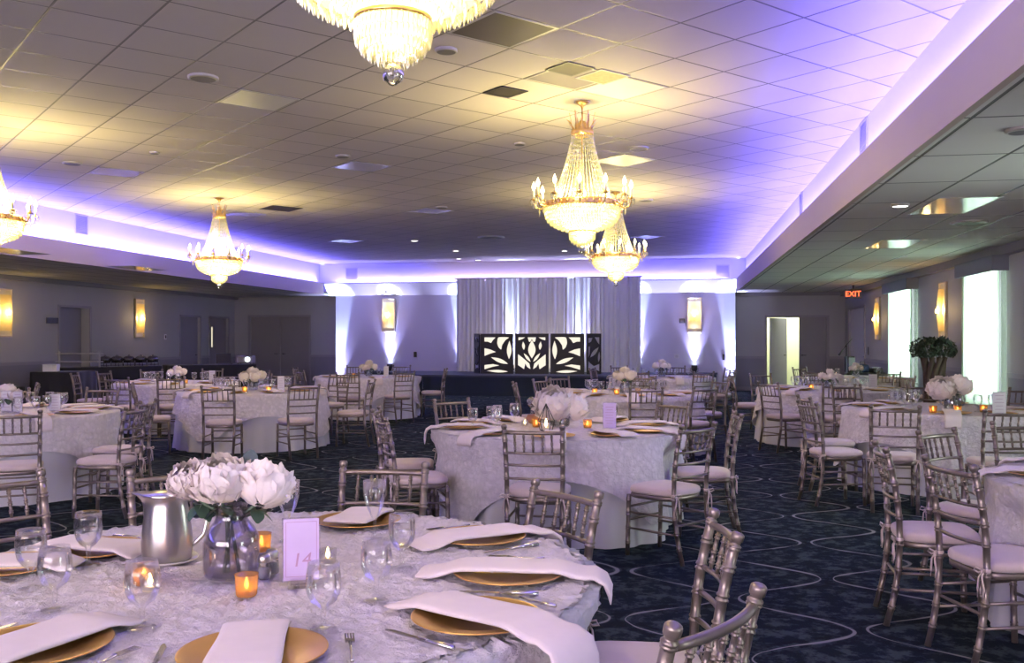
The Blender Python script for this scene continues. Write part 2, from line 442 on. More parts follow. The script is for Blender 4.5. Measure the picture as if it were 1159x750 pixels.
# double door on the window side end wall: one leaf ajar, a lit corridor behind it
midR = x_on(905, YE)
d5 = B('door_3', MB().box(midR, dR[1], YE+.08, YE+.125, 0, zR, c=.004), M['door']); d5['kind'] = 'structure'
lever(d5, midR+.08, YE+.08, 1.03, 1)
leafw = midR - dR[0] - .05
Mo = Matrix.Translation((dR[0]+.10, YE+.1, 0)) @ Matrix.Rotation(R(52), 4, 'Z')
M['door_spill_tint'] = simple('door_paint_uplight_tint', (.44,.43,.66), .5, 0, .04, 3)  # blue-lilac of the uplight spill is painted into the leaf colour
d6 = B('door_4', MB().box(0, leafw, -.022, .022, .01, zR-.01, Mo, .004), M['door_spill_tint']); d6['kind'] = 'structure'
mb = MB(); mb.tube([Mo @ Vector(p) for p in ((leafw-.1,-.03,1.02), (leafw-.1,-.06,1.02), (leafw-.22,-.06,1.02))], .01, 8); B('push_bar', mb, M['dark_metal'], d6)
fm = MB(); frame_x(fm, dR[0], dR[1], zR, YE); struct('trim_8', fm, M['trim'])
cor = MB(); cor.box(dR[0]-1.2, dR[1]+1.2, YE+2.6, YE+2.7, 0, 2.8); cor.box(dR[0]-1.3, dR[0]-1.2, YE+.3, YE+2.7, 0, 2.8); cor.box(dR[1]+1.2, dR[1]+1.3, YE+.3, YE+2.7, 0, 2.8); cor.box(dR[0]-1.3, dR[1]+1.3, YE+.3, YE+2.7, 2.7, 2.8)
struct('wall_corridor', cor, M['hall_white'])
# a dim service alcove with a sign, and two doors with narrow lit glazing, on the buffet side wall
d7 = B('door_5', MB().box(XLW-.26, XLW-.21, doorA[0], doorA[1], 0, zA, c=.004), M['door']); d7['kind'] = 'structure'
def glazed(nm, span, top, gl):
    s, e = span; mb = MB(); gw = .09; g0 = s + (e-s)*gl
    x0, x1 = XLW-.12, XLW-.07
    mb.box(x0, x1, s, g0, 0, top); mb.box(x0, x1, g0+gw, e, 0, top); mb.box(x0, x1, g0, g0+gw, 0, 1.25); mb.box(x0, x1, g0, g0+gw, 1.86, top)
    o = B(nm, mb, M['door']); o['kind'] = 'structure'
    B('glass_panel', MB().box(x0+.018, x1-.018, g0, g0+gw, 1.25, 1.86), M['lit_glass'], o)
    k = MB(); k.tube([(x1, s+.1 if gl > .5 else e-.1, 1.03), (x1+.05, s+.1 if gl > .5 else e-.1, 1.03), (x1+.05, s+.21 if gl > .5 else e-.21, 1.03)], .01, 8); B('door_handle', k, M['dark_metal'], o)
M['lit_glass'] = emitter('lit_door_glass', (1.0,.92,.62), .9)
glazed('door_6', doorB, zB, .06); glazed('door_7', doorC, zB, .22)
fm = MB()
for dd, zz in ((doorA, zA), (doorB, zB), (doorC, zB)): frame_y(fm, dd[0], dd[1], zz, XLW, -1, .05)
struct('trim_9', fm, M['trim'])
# pale door near the corner of the window wall
M['pale_door'] = simple('pale_door_paint', (.60,.58,.58), .5, 0, .03, 3)
d8 = B('door_8', MB().box(XRW+.05, XRW+.1, dP[0], dP[1], 0, zP, c=.004), M['pale_door']); d8['kind'] = 'structure'
k = MB(); k.tube([(XRW+.05, dP[0]+.1, 1.03), (XRW, dP[0]+.1, 1.03), (XRW, dP[0]+.21, 1.03)], .01, 8); B('door_handle', k, M['dark_metal'], d8)
fm = MB(); frame_y(fm, dP[0], dP[1], zP, XRW, 1, .06); struct('trim_10', fm, M['trim'])

# ---- windows with sheer curtains and box valances
t = NT('sheer_curtain'); f = t.noise(30, 2)
tl = t.n('BsdfTranslucent', {'Color': (.74,.92,.78)}).outputs[0]; df = t.n('BsdfDiffuse', {'Color': (.72,.80,.73)}).outputs[0]
mx = t.n('MixShader', {0: .3}); t.put(mx.inputs[1], tl); t.put(mx.inputs[2], df); M['sheer'] = t.done(mx.outputs[0])
M['valance'] = simple('valance_slate_fabric', (.17,.18,.22), .8, 0, .06, 6, .1, 200)
M['win_glass'] = glass('window_glass', (.95,.97,.96), .4, .04)
def pleats(x0, x1, z0, z1, depth, step, seed=0, sub=8, flare=1.0):
    rnd = random.Random(seed); mb = MB(); n = int((x1-x0)/step)*sub; rows = 7
    ph = [rnd.uniform(-.5,.5) for _ in range(40)]
    vs = []
    for r in range(rows):
        tt = r/(rows-1); z = z1 + (z0-z1)*tt
        for i in range(n+1):
            u = i/n; xx = x0 + (x1-x0)*u; w = 2*PI*(i/sub)
            a = depth*(.55 + .45*tt*flare)*(.75 + .5*math.sin(u*17 + seed))
            vs.append((xx + .012*math.sin(w*.5+seed), a*math.sin(w + 1.2*math.sin(u*23+seed)) , z))
    fs = [(r*(n+1)+i, r*(n+1)+i+1, (r+1)*(n+1)+i+1, (r+1)*(n+1)+i) for r in range(rows-1) for i in range(n)]
    mb.add(vs, fs, True); return mb
WDESC = ['between the plant and the far sconce', 'behind the table with two big white blooms', None, None]
for i, (s, e) in enumerate((w1, w2, w3, w4)):
    fm = MB(); a, b, zt, zb = s+.1, e-.1, zw+.1, .55
    for (p, q, r_, u) in ((a, a+.05, zb, zt), (b-.05, b, zb, zt), (a, b, zt-.05, zt), (a, b, zb, zb+.05), ((a+b)/2-.02, (a+b)/2+.02, zb, zt)):
        fm.box(XRW+.1, XRW+.16, p, q, r_, u)
    o = struct('window_%d' % (i+1), fm, M['trim'])
    B('window_pane', MB().box(XRW+.125, XRW+.131, a+.05, b-.05, zb+.05, zt-.05), M['win_glass'], o)
    if i > 1: continue
    desc = WDESC[i] or ('beside the camera end of the window wall' if i == 2 else 'at the camera end of the window wall')
    cu = thing('sheer_curtain', 'glowing floor length sheer curtain %s' % desc, 'curtain', (XRW-.13, (s+e)/2, 0), PI/2, 'sheer curtains on the window wall')
    B('curtain_panel', pleats(-(e-s)/2, (e-s)/2, .02, zw+.18, .035, .14, i+2), M['sheer'], cu)
    rd = MB(); rd.tube([(-(e-s)/2, 0, zw+.20), ((e-s)/2, 0, zw+.20)], .015, 8); B('curtain_rod', rd, M['dark_metal'], cu)
    va = thing('box_valance', 'slate fabric box valance over the curtain %s' % desc, 'valance', (XRW, (s+e)/2, 0), 0, 'valances on the window wall')
    vb = MB(); w = (e-s)/2+.06
    vb.box(-.25, -.22, -w, w, zw, LOW-.14, c=.006); vb.box(-.22, -.02, -w, -w+.03, zw, LOW-.14); vb.box(-.22, -.02, w-.03, w, zw, LOW-.14)
    B('valance_board', vb, M['valance'], va)
    B('valance_top', MB().box(-.25, -.003, -w, w, LOW-.14, LOW-.131), M['valance'], va)

# ---- wall sconces: tall framed glass panel with a lamp at its heart
t = NT('sconce_glass'); fz = t.noise(9, 3)
tl = t.n('BsdfTranslucent', {'Color': t.mix(fz, (.95,.70,.22), (1,.90,.55))}).outputs[0]; df = t.n('BsdfDiffuse', {'Color': (.75,.62,.36)}).outputs[0]
mx = t.n('MixShader', {0: .45}); t.put(mx.inputs[1], tl); t.put(mx.inputs[2], df); M['sconce_glass'] = t.done(mx.outputs[0])
M['sconce_bulb'] = emitter('sconce_bulb', (1.0,.74,.30), 9.0)
M['sconce_frame'] = simple('sconce_frame', (.55,.45,.33), .4, .3, .1, 10)
def make_sconce():
    o = thing('wall_sconce', 'x', 'wall sconce', group='tall framed wall sconces')
    bk = MB(); bk.box(-.22, .22, -.03, 0, -.58, .58, c=.006); B('back_plate', bk, M['cream'], o)
    fr = MB()
    for s in (-1, 1): fr.box(min(s*.22, s*.255), max(s*.22, s*.255), -.06, 0, -.615, .615, c=.004)
    for s in (-1, 1): fr.box(-.22, .22, -.06, 0, min(s*.58, s*.615), max(s*.58, s*.615), c=.004)
    B('frame', fr, M['sconce_frame'], o)
    gl = MB(); k = 9                                      # bowed glass
    vs = []
    for i in range(k):
        a = -1 + 2*i/(k-1); xx = .205*a; yy = -.10 - .05*(1-a*a)
        for zz in (-.46, .0, .46): vs.append((xx*1, yy + (.035 if zz else 0), zz))
    gl.add(vs, [(i*3+j, (i+1)*3+j, (i+1)*3+j+1, i*3+j+1) for i in range(k-1) for j in range(2)])
    B('glass_shade', gl, M['sconce_glass'], o)
    bb = MB(); bb.lathe([(0,-.045),(.025,-.035),(.032,0),(.02,.035),(0,.06)], 12, (0,-.165,-.02)); B('bulb', bb, M['sconce_bulb'], o)
    ar = MB(); ar.tube([(0,-.03,-.1),(0,-.12,-.12),(0,-.165,-.065)], .008, 6); ar.lathe([(0,-.02),(.03,-.02),(.036,.0),(0,.0)], 12, (0,-.165,-.06)); B('lamp_arm', ar, M['brass'], o)
    return o
M['cream'] = simple('sconce_cream', (.72,.66,.54), .6, 0, .04)
sconce = Kind(make_sconce)
LAMPS = []
def lamp(kind, name, loc, power, color, **k):
    L = bpy.data.lights.new(name, kind); L.energy = power; L.color = color
    for a, b in k.items():
        if a not in ('rot', 'aim'): setattr(L, a, b)
    o = bpy.data.objects.new(name, L); col.objects.link(o); o.location = loc
    if 'rot' in k: o.rotation_euler = k['rot']
    if 'aim' in k: o.rotation_euler = (Vector(k['aim']) - Vector(loc)).to_track_quat('-Z', 'Y').to_euler()
    return o
WARM = (1.0,.68,.26)
for (px, x, rz, lab) in ((4, XLW, R(90), 'glowing framed sconce on the buffet wall before the dark alcove, closer to the camera'), (157, XLW, R(90), 'glowing framed sconce on the buffet wall above the chafing dishes'),
                         (995, XRW, R(-90), 'glowing framed sconce between the pale door and the far curtain'), (1069, XRW, R(-90), 'glowing framed sconce on the wall above the potted tree')):
    yy = y_on(px, x); zz = z_at({4: 354, 157: 360, 995: 360.5, 1069: 351}[px], x, yy)
    sconce(lab, (x, yy, zz), rz, scale=.82)
    sg = 1 if x < 0 else -1
    lamp('POINT', 'sconce_lamp', (x + sg*.30, yy, zz-.02), 5.0, WARM, shadow_soft_size=.06)
    lamp('POINT', 'sconce_lamp', (x + sg*.07, yy, zz), 7.0, WARM, shadow_soft_size=.03)
for (px, lab) in ((440, 'framed sconce on the uplit stage wall at the buffet end of the drapes'), (786, 'framed sconce on the uplit stage wall at the window end of the drapes')):
    xx = x_on(px, YP); sconce(lab, (xx, YP, z_at(356.5, xx, YP)), 0, scale=.82)
    lamp('POINT', 'sconce_lamp', (xx, YP-.3, 2.22), 1.6, WARM, shadow_soft_size=.06)
    lamp('POINT', 'sconce_lamp', (xx, YP-.06, 2.22), 6.0, WARM, shadow_soft_size=.03)

# ---- return-air grilles on the cove faces
def make_grille():
    o = thing('air_grille', 'x', 'air vent', group='square air grilles on the cove')
    f = MB()
    for s in (-1, 1):
        f.box(min(s*.27, s*.23), max(s*.27, s*.23), -.02, 0, -.27, .27, c=.003); f.box(-.23, .23, -.02, 0, min(s*.27, s*.23), max(s*.27, s*.23), c=.003)
    B('frame', f, M['grille'], o)
    sl = MB()
    for i in range(12):
        z = -.21 + i*.038; Mx = Matrix.Translation((0, -.006, z)) @ Matrix.Rotation(R(35), 4, 'X'); sl.box(-.23, .23, -.012, .012, -.002, .002, Mx)
    sl.box(-.23, .23, -.002, -.0005, -.23, .23)
    B('louvre_panel', sl, M['grille_dark'], o); return o
M['grille_dark'] = simple('grille_slats', (.46,.44,.52), .5, .2, .05, 5)
grille = Kind(make_grille)
xc = XL-.26; grille('square grille on the blue cove beside the chandelier cut by the frame', (xc, y_on(92, xc), z_at(254, xc, y_on(92, xc))), R(90), scale=.7)
yc = YP-.12
grille('square grille on the cove over the buffet end of the stage wall', (x_on(398, yc), yc, z_at(310, x_on(398, yc), yc)), 0, scale=.7)
grille('square grille on the cove over the window end of the stage wall', (x_on(818, yc), yc, z_at(307, x_on(818, yc), yc)), 0, scale=.7)
xc = XR+.26; grille('square grille on the window side cove, second from the stage', (xc, y_on(978, xc), z_at(157, xc, y_on(978, xc))), R(-90), scale=.7)
grille('square grille on the window side cove, first from the stage', (xc, y_on(907, xc), z_at(231, xc, y_on(907, xc))), R(-90), scale=.7)

# ---- things set into the ceilings
M['lens'] = simple('light_lens', (.60,.58,.56), .10, 0, .03, 4, spec=.9)
M['lens_frame'] = simple('lens_frame', (.45,.43,.43), .4, .1, .03, 4)
M['dark_tile'] = simple('dark_return_panel', (.085,.07,.058), .6, .1, .1, 5)
M['grey_tile'] = simple('grey_panel', (.20,.18,.195), .5, .1, .05, 5)
M['bright_tile'] = simple('white_panel', (.78,.77,.72), .35, 0, .03, 5)
M['vent_dark'] = simple('vent_dark', (.035,.03,.026), .6, .1, .1, 5)
M['mica'] = simple('yellowed_panel', (.40,.33,.16), .5, 0, .35, 25)
M['downlight'] = emitter('downlight_lens', (1.0,.95,.88), 4.0)
GA = R(-42.3)
def snap(px, py, z=CEIL):
    x, y = on_level(px, py, z)
    c, s = math.cos(GA), math.sin(GA); u = ((x-gx)*c + (y-gy)*s)/.61; v = ((y-gy)*c - (x-gx)*s)/.61
    u, v = math.floor(u)+.5, math.floor(v)+.5
    return (gx + (u*c - v*s)*.61, gy + (u*s + v*c)*.61)
def panel(nm, cat, lab, px, py, m, half=(.295,.295), grp=None, z=CEIL, rz=GA, snapto=True, fm='lens_frame'):
    if not snapto and z == CEIL: z -= .005
    x, y = snap(px, py) if snapto else on_level(px, py, z)
    o = thing(nm, lab, cat, (x, y, z), rz, grp)
    a, b = half; f = MB()
    for s in (-1, 1):
        f.box(min(s*a, s*(a-.022)), max(s*a, s*(a-.022)), -b, b, -.004, 0); f.box(-a+.022, a-.022, min(s*b, s*(b-.022)), max(s*b, s*(b-.022)), -.004, 0)
    B('frame', f, M[fm], o)
    B('lens' if 'light' in nm else 'face_plate', MB().box(-a+.022, a-.022, -b+.022, b-.022, -.0035, -.001), M[m], o)
    return o
G1 = 'square light panels in the ceiling, switched off'
panel('ceiling_light_panel', 'ceiling light', 'unlit square light panel in the ceiling between the round speaker and the big chandelier', 275, 113, 'bright_tile', grp=G1)
panel('ceiling_light_panel', 'ceiling light', 'unlit square light panel glinting violet over the buffet side cove', 130, 196, 'lens', grp=G1)
panel('ceiling_light_panel', 'ceiling light', 'unlit square light panel glinting violet halfway between the big and the small chandelier', 415, 189, 'lens', grp=G1)
panel('ceiling_light_panel', 'ceiling light', 'unlit square light panel over the middle of the drapes', 508, 239, 'lens', grp=G1)
panel('ceiling_light_panel', 'ceiling light', 'unlit square light panel above the buffet end of the stage wall', 382, 272, 'lens', grp=G1)
panel('ceiling_light_panel', 'ceiling light', 'unlit square light panel behind the small chandelier with yellow ceiling glow', 286, 243, 'lens', grp=G1)
panel('ceiling_light_panel', 'ceiling light', 'unlit square light panel by the upper bulbs of the chandelier pair', 740, 268, 'lens', grp=G1)
panel('ceiling_light_panel', 'ceiling light', 'pale square light panel beside the chandelier strands', 722, 182, 'bright_tile', grp=G1)
panel('ceiling_light_panel', 'ceiling light', 'pale square light panel beside the brass chandelier crown', 708, 98, 'bright_tile', grp=G1)
panel('ceiling_access_panel', 'ceiling panel', 'dark brown square ceiling panel beside the big chandelier', 562, 34, 'dark_tile')
panel('ceiling_access_panel', 'ceiling panel', 'grey square ceiling panel between two small dark vents', 622, 95, 'grey_tile')
panel('ceiling_vent', 'air vent', 'small dark ceiling vent beside the grey panel, towards the stage windows', 645, 78, 'vent_dark', (.15,.15), 'small ceiling vents', snapto=False, fm='dark_metal')
panel('ceiling_vent', 'air vent', 'small dark ceiling vent beside the grey panel, towards the buffet', 572, 104, 'vent_dark', (.15,.15), 'small ceiling vents', snapto=False, fm='dark_metal')
panel('ceiling_vent', 'air vent', 'yellowed mottled panel beside the pale light panel', 682, 87, 'mica', (.17,.17), snapto=False)
panel('ceiling_vent', 'air vent', 'brown ceiling vent behind the small chandelier on the buffet side', 318, 236, 'vent_dark', (.28,.28), 'small ceiling vents', snapto=False, fm='dark_metal')
G2 = 'aisle ceiling light panels'
for i, (px, py, lab) in enumerate(((1078, 233, 'pale light panel in the window aisle ceiling with amber reflection'), (1012, 276, 'pale light panel in the window aisle ceiling towards the stage'))):
    panel('aisle_light_panel', 'ceiling light', lab, px, py, 'lens', (.295,.6), G2, LOW, 0, False)
for i, (px, py, lab) in enumerate(((10, 284, 'light panel in the buffet aisle ceiling at the frame edge'), (156, 303.5, 'light panel in the buffet aisle ceiling above the far sconce'))):
    panel('aisle_light_panel', 'ceiling light', lab, px, py, 'lens', (.295,.6), G2, LOW, 0, False)
def disc(nm, cat, lab, px, py, r, m, grp, z=CEIL, h=.025):
    x, y = on_level(px, py, z); o = thing(nm, lab, cat, (x, y, z), 0, grp)
    f = MB(); f.lathe([(r*.8, -.004), (r*.82, -h), (r, -h*.6), (r, 0)], 24); B('trim_ring', f, M['lens_frame'], o)
    f = MB(); f.lathe([(0, -h*.9), (r*.81, -h*.9)], 24); B('face', f, M[m], o); return o
M['speaker'] = simple('speaker_mesh', (.20,.19,.21), .6, .3, .1, 200)
for px, py, r, lab in ((230, 87, .13, 'round ceiling speaker next to the unlit light panel'), (505, 56, .09, 'small round detector beside the big chandelier basket'), (82, 184, .12, 'round ceiling speaker over the buffet side cove'),
                       (723, 167, .12, 'round ceiling speaker beside the strands of the large chandelier'), (588, 162, .07, 'small round detector at the buffet side of the chandelier crown'), (388, 176, .09, 'round ceiling disc between the two chandelier rows'),
                       (556, 268, .30, 'wide round ceiling diffuser before the stage'), (500, 234, .10, 'round ceiling speaker over the stage front'), (731, 226, .12, 'round ceiling speaker above the farther chandelier of the pair'), (175, 172, .06, 'tiny ceiling sprinkler disc towards the buffet')):
    disc('ceiling_speaker' if 'speaker' in lab else 'ceiling_disc', 'ceiling fitting', lab, px, py, r, 'speaker', 'round fittings in the ceiling')
for px, py, lab in ((469, 271.5, 'small lit downlight over the stage, closest to the buffet side'), (516, 283, 'small lit downlight over the stage, upper of a close pair'), (519, 292, 'small lit downlight over the stage, lower of a close pair'),
                    (541, 299, 'small lit downlight just above the drapes'), (639, 283, 'small lit downlight beside the chandelier pair')):
    py = max(py if py < 293.5 else 293.5, 0)
    disc('recessed_downlight', 'downlight', lab, px, py, .09, 'downlight', 'lit downlights over the stage')
disc('recessed_downlight', 'downlight', 'small lit downlight in the window aisle ceiling', 1019, 231, .09, 'downlight', 'lit downlights over the stage', LOW)
disc('aisle_ceiling_disc', 'ceiling fitting', 'dark round vent in the window aisle ceiling by the valance', 1097, 251, .2, 'dark_tile', 'round fittings in the ceiling', LOW)
disc('aisle_ceiling_disc', 'ceiling fitting', 'round fitting in the window aisle ceiling at the frame edge', 1157, 146, .1, 'speaker', 'round fittings in the ceiling', LOW)

# ---- stage, drapes, panel screen, uplights
FY, SZ = 24.1, .54
poly = [(x_on(478, FY), FY), (x_on(683, FY), FY), (x_on(812, YP-.05), YP-.05), (x_on(418, YP-.05), YP-.05)]
M['stage_skirt'] = simple('stage_skirt_fabric', (.012,.022,.028), .8, 0, .1, 4)
M['stage_deck'] = simple('stage_deck_carpet', (.05,.055,.075), .8, 0, .1, 5)
st = thing('stage', 'low dark stage with a black skirt before the pale drapes', 'stage', (0, 0, 0))
B('deck', MB().prism(poly, SZ-.05, SZ), M['stage_deck'], st)
sk = MB(); q = [(x*.996 + .004*-4, y + (.02 if y < 25 else 0)) for x, y in poly]
vs, fs = [], []
for a, b in ((q[3], q[0]), (q[0], q[1]), (q[1], q[2])):
    n = 60; b0 = len(vs)
    dx, dy = b[0]-a[0], b[1]-a[1]; L = math.hypot(dx, dy); nx, ny = dy/L, -dx/L
    for i in range(n+1):
        w = .012*math.sin(i*1.9); vs += [(a[0]+dx*i/n + nx*w, a[1]+dy*i/n + ny*w, 0.0), (a[0]+dx*i/n, a[1]+dy*i/n, SZ-.05)]
    fs += [(b0+2*i, b0+2*i+2, b0+2*i+3, b0+2*i+1) for i in range(n)]
sk.add(vs, fs); B('skirt', sk, M['stage_skirt'], st)
M['drape'] = simple('drape_white_chiffon', (.80,.79,.83), .8, 0, .06, 3, sheen=.2)
DY = YP - .62
dx0, dx1 = x_on(516, DY), x_on(725, DY)
dr = thing('stage_drape', 'tall pleated white drape backdrop behind the stage panel screen', 'drapes', (0, DY, 0))
nP = 6
for i in range(nP):
    a = dx0 + (dx1-dx0)*i/nP; b = dx0 + (dx1-dx0)*(i+1)/nP
    B('drape_panel', pleats(a+.005, b-.005, SZ+.01, LIP+.06, .05, .125, i*3+1), M['drape'], dr)
rd = MB(); rd.tube([(dx0-.05, 0, LIP+.07), (dx1+.05, 0, LIP+.07)], .02, 8); B('drape_rod', rd, M['steel'], dr)

# panel screen: five hinged black boards with leaf cut-outs over cream cloth
M['screen_black'] = simple('screen_black_board', (.006,.006,.007), .5, 0, .1, 6)
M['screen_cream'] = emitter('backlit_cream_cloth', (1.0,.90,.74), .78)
M['screen_white'] = simple('screen_white_mesh', (.75,.75,.80), .8, 0, .03)
def cut_board(w, h, holes, th=.03):
    cu = bpy.data.curves.new('cut', 'CURVE'); cu.dimensions = '2D'; cu.fill_mode = 'BOTH'; cu.extrude = th/2
    def spl(pts):
        s = cu.splines.new('POLY'); s.points.add(len(pts)-1); s.use_cyclic_u = True
        for p, q in zip(s.points, pts): p.co = (q[0], q[1], 0, 1)
    spl([(0,0),(w,0),(w,h),(0,h)])
    for hh in holes: spl(hh)
    o = bpy.data.objects.new('cut', cu); col.objects.link(o)
    dg = bpy.context.evaluated_depsgraph_get(); dg.update()
    me = bpy.data.meshes.new_from_object(o.evaluated_get(dg)); bpy.data.objects.remove(o); bpy.data.curves.remove(cu)
    return me
def smooth_poly(pts, n=4):               # closed Catmull-Rom through the points; a repeated point stays a corner
    out, m = [], len(pts)
    for i in range(m):
        p0, p1, p2, p3 = [pts[(i+k) % m] for k in (-1, 0, 1, 2)]
        for k in range(n):
            s = k/n; q = []
            for a in (0, 1):
                m1, m2 = (p2[a]-p0[a])*.28, (p3[a]-p1[a])*.28
                q.append((2*s**3-3*s*s+1)*p1[a] + (s**3-2*s*s+s)*m1 + (-2*s**3+3*s*s)*p2[a] + (s**3-s*s)*m2)
            out.append(tuple(q))
    return out
def leafp(ax, ay, bx, by, w, k=9, skew=.5):
    pts = []
    dx, dy = bx-ax, by-ay; L = math.hypot(dx, dy); nx, ny = -dy/L, dx/L
    for s in (1, -1):
        rng = range(k+1) if s == 1 else range(k-1, 0, -1)
        for i in rng:
            u = i/k; ww = w*math.sin(PI*u**(.8 if skew < .5 else 1.1))*s; pts.append((ax+dx*u+nx*ww, ay+dy*u+ny*ww))
    return pts
def conv(pts, x0, W, H, w, h): return [((p[0]-x0)/W*w, (372-p[1])/277*h) for p in pts]
SW, SH = .92, 1.10
wide = [[(242,121),(318,121),(300,140),(288,160),(262,150),(242,150)], smooth_poly([(337,121),(408,121),(385,140),(362,175),(356,205),(338,190),(328,160)]),
        leafp(411,142,408,272,16), [(242,196),(280,204),(320,222),(285,232),(242,250)], leafp(285,258,402,304,14),
        [(242,313),(300,306),(345,315),(300,324),(242,342)], leafp(258,352,402,357,9)]
wide = [conv(p, 215, 222, 277, SW, SH) for p in wide]
midp = [leafp(556,138,556,266,25), [(528,121),(584,121),(578,150),(566,152),(556,132),(546,152),(536,150)], leafp(497,148,503,208,10), leafp(615,148,609,208,10),
        [(466,121),(512,121),(490,134),(466,142)], [(646,121),(600,121),(622,134),(646,142)], leafp(500,228,548,290,9), leafp(612,228,564,290,9),
        [(463,236),(505,270),(540,302),(547,340),(524,324),(512,302),(504,340),(484,326),(463,312)], [(648,236),(606,270),(571,302),(564,340),(587,324),(599,302),(607,340),(627,326),(648,312)]]
midp = [conv(p, 445, 222, 277, SW, SH) for p in midp]
narrow = [[(.05,1.0),(.18,1.0),(.10,.86),(.05,.8)], leafp(.06,.74,.30,.45,.05), leafp(.05,.62,.07,.32,.03), [(.24,.98),(.35,.98),(.35,.84),(.27,.88)], [(.30,.75),(.35,.75),(.35,.45),(.31,.55)],
          [(.05,.28),(.20,.22),(.30,.30),(.35,.36),(.35,.10),(.22,.16),(.05,.08)]]
scx, scy = hall(*((602-CX)/FOC*25.6, 25.6))
ps = thing('panel_screen', 'black folding screen with leaf shaped cut outs standing on the stage', 'screen', (scx, scy, SZ+.0), 0)
def board(nm, me, m, x, y, rz): 
    me.materials.clear(); me.materials.append(m)
    o = O(nm, me, ps, (x, y, .0), (PI/2, 0, rz)); return o
def scrim(o, w, m='screen_cream'):
    B('backing_cloth', MB().box(.03, w-.03, .03, SH-.03, -.05, -.045), M[m], o)
g = .055
x0 = -1.5*SW - g
mir = [[(SW-p[0], p[1]) for p in h] for h in wide]
b1 = board('screen_panel', cut_board(SW, SH, wide), M['screen_black'], x0, 0, 0); scrim(b1, SW)
b2 = board('screen_panel', cut_board(SW, SH, midp), M['screen_black'], x0+SW+g, 0, 0); scrim(b2, SW)
b3 = board('screen_panel', cut_board(SW, SH, mir), M['screen_black'], x0+2*(SW+g), 0, 0); scrim(b3, SW)
nw = .40
b4 = board('side_panel', cut_board(nw, SH, narrow), M['screen_black'], x0-.03-nw*math.cos(R(58)), nw*math.sin(R(58)), R(-58)); scrim(b4, nw, 'screen_white')
b5 = board('side_panel', cut_board(nw, SH, [[(nw-p[0], p[1]) for p in h] for h in narrow]), M['screen_black'], x0+3*SW+2*g+.06, 0.0, R(14)); scrim(b5, nw, 'screen_white')
for k, xx in enumerate((x0+SW+g/2, x0+2*SW+1.5*g)):
    pp = MB(); pp.box(xx-.008, xx+.008, -.01, .01, .15, SH*.65); B('light_strip', pp, M['screen_cream'], ps)

def make_par():
    o = thing('uplight', 'x', 'uplight', group='uplights along the stage wall')
    b = MB(); b.lathe([(.055,0),(.06,.05),(.085,.07),(.085,.20),(.078,.205),(.07,.18),(0,.175)], 18); B('can', b, M['black'], o)
    f = MB(); f.lathe([(0,.178),(.068,.182)], 18); B('lens', f, M['par_lens'], o)
    for s in (-1, 1):
        y = MB(); y.tube([(s*.055,0,.01),(s*.1,0,.03),(s*.105,0,.12),(s*.088,0,.135)], .008, 6); B('yoke_arm', y, M['black'], o)
    return o
M['par_lens'] = emitter('uplight_lens', (.75,.85,1.0), 12.0)
par = Kind(make_par)
UP = [(384, YP, 'at the buffet end of the stage wall', 1.0), (441, YP, 'under the buffet side sconce of the stage wall', 1.0), (521, YP-.0, 'by the buffet edge of the drapes', .9), (579, DY, 'before the drapes at the buffet end of the panel screen', .8),
      (655, DY, 'before the drapes at the window end of the panel screen', .8), (722, YP, 'by the window edge of the drapes', .9), (786, YP, 'under the window side sconce of the stage wall', 1.0), (828, YP, 'at the window end of the stage wall', 1.0)]
def on_stage(x, y):
    a, b, c, d = poly; f = (y-FY)/(YP-.05-FY)
    return 0 <= f <= 1 and a[0] + (d[0]-a[0])*f < x < b[0] + (c[0]-b[0])*f
for px, yy, lab, pw in UP:
    yl = yy - (.13 if yy < YP - .1 else .095); xx = x_on(px, yl); zz = SZ if on_stage(xx, yl) else 0.0
    par('small black uplight can %s' % lab, (xx, yl, zz), 0)
    lamp('SPOT', 'uplight_spill', (xx, yl, zz+.216), 300*pw, (.50,.50,1.0), spot_size=R(62), spot_blend=1.0, shadow_soft_size=.05, aim=(xx, yy-.08, zz+3.0))
    lamp('SPOT', 'uplight_beam', (xx, yl + .02, zz+.215), (3000 if yy > YP - .1 else 1700)*pw, (.52,.66,1.0), spot_size=R(21), spot_blend=.5, shadow_soft_size=.04, aim=(xx, yy - (0 if yy < YP - .1 else .06), zz+(1.75 if yy < YP - .1 else 3.0)))
# ---------------------------------------------------------------- chiavari chairs
def ringed(z0, z1, r, marks, rr=1.25, w=.006, gap=.014):
    """radius profile along a bamboo turned stick: double rings at the marks"""
    pts = [(z0, r)]
    for m in marks:
        for c in (m - gap/2, m + gap/2):
            pts += [(c-w, r), (c-w*.4, r*rr), (c+w*.4, r*rr), (c+w, r)]
    pts.append((z1, r)); pts = [p for p in pts if z0 <= p[0] <= z1]
    return sorted(pts)
def post_xy(z, s): return (s*(.178 + .014*(z/.92)), -.200 - .068*((z-.45)/.46)**2)
def post_mb(s, n=10, full=True):
    mb = MB(); marks = [.10,.20,.30,.43,.565,.655,.735,.82] if full else [.30,.565,.735]
    pr = ringed(0, .868, .0158, marks, 1.24)
    pr += [(.871,.0158),(.8735,.0192),(.878,.0192),(.880,.0165),(.882,.0192),(.8865,.0192),(.889,.0150),(.893,.0138),(.897,.0150),(.8995,.0188),(.914,.0196),(.919,.0185),(.9225,.0140),(.924,.006)]
    if not full: pr = ringed(0, .868, .0165, [.3,.565,.735], 1.18) + [(.890,.0165),(.894,.013),(.903,.0205),(.919,.0205),(.924,.01)]
    mb.tube([(*post_xy(z, s), z) for z, r in pr], [r for z, r in pr], n); return mb
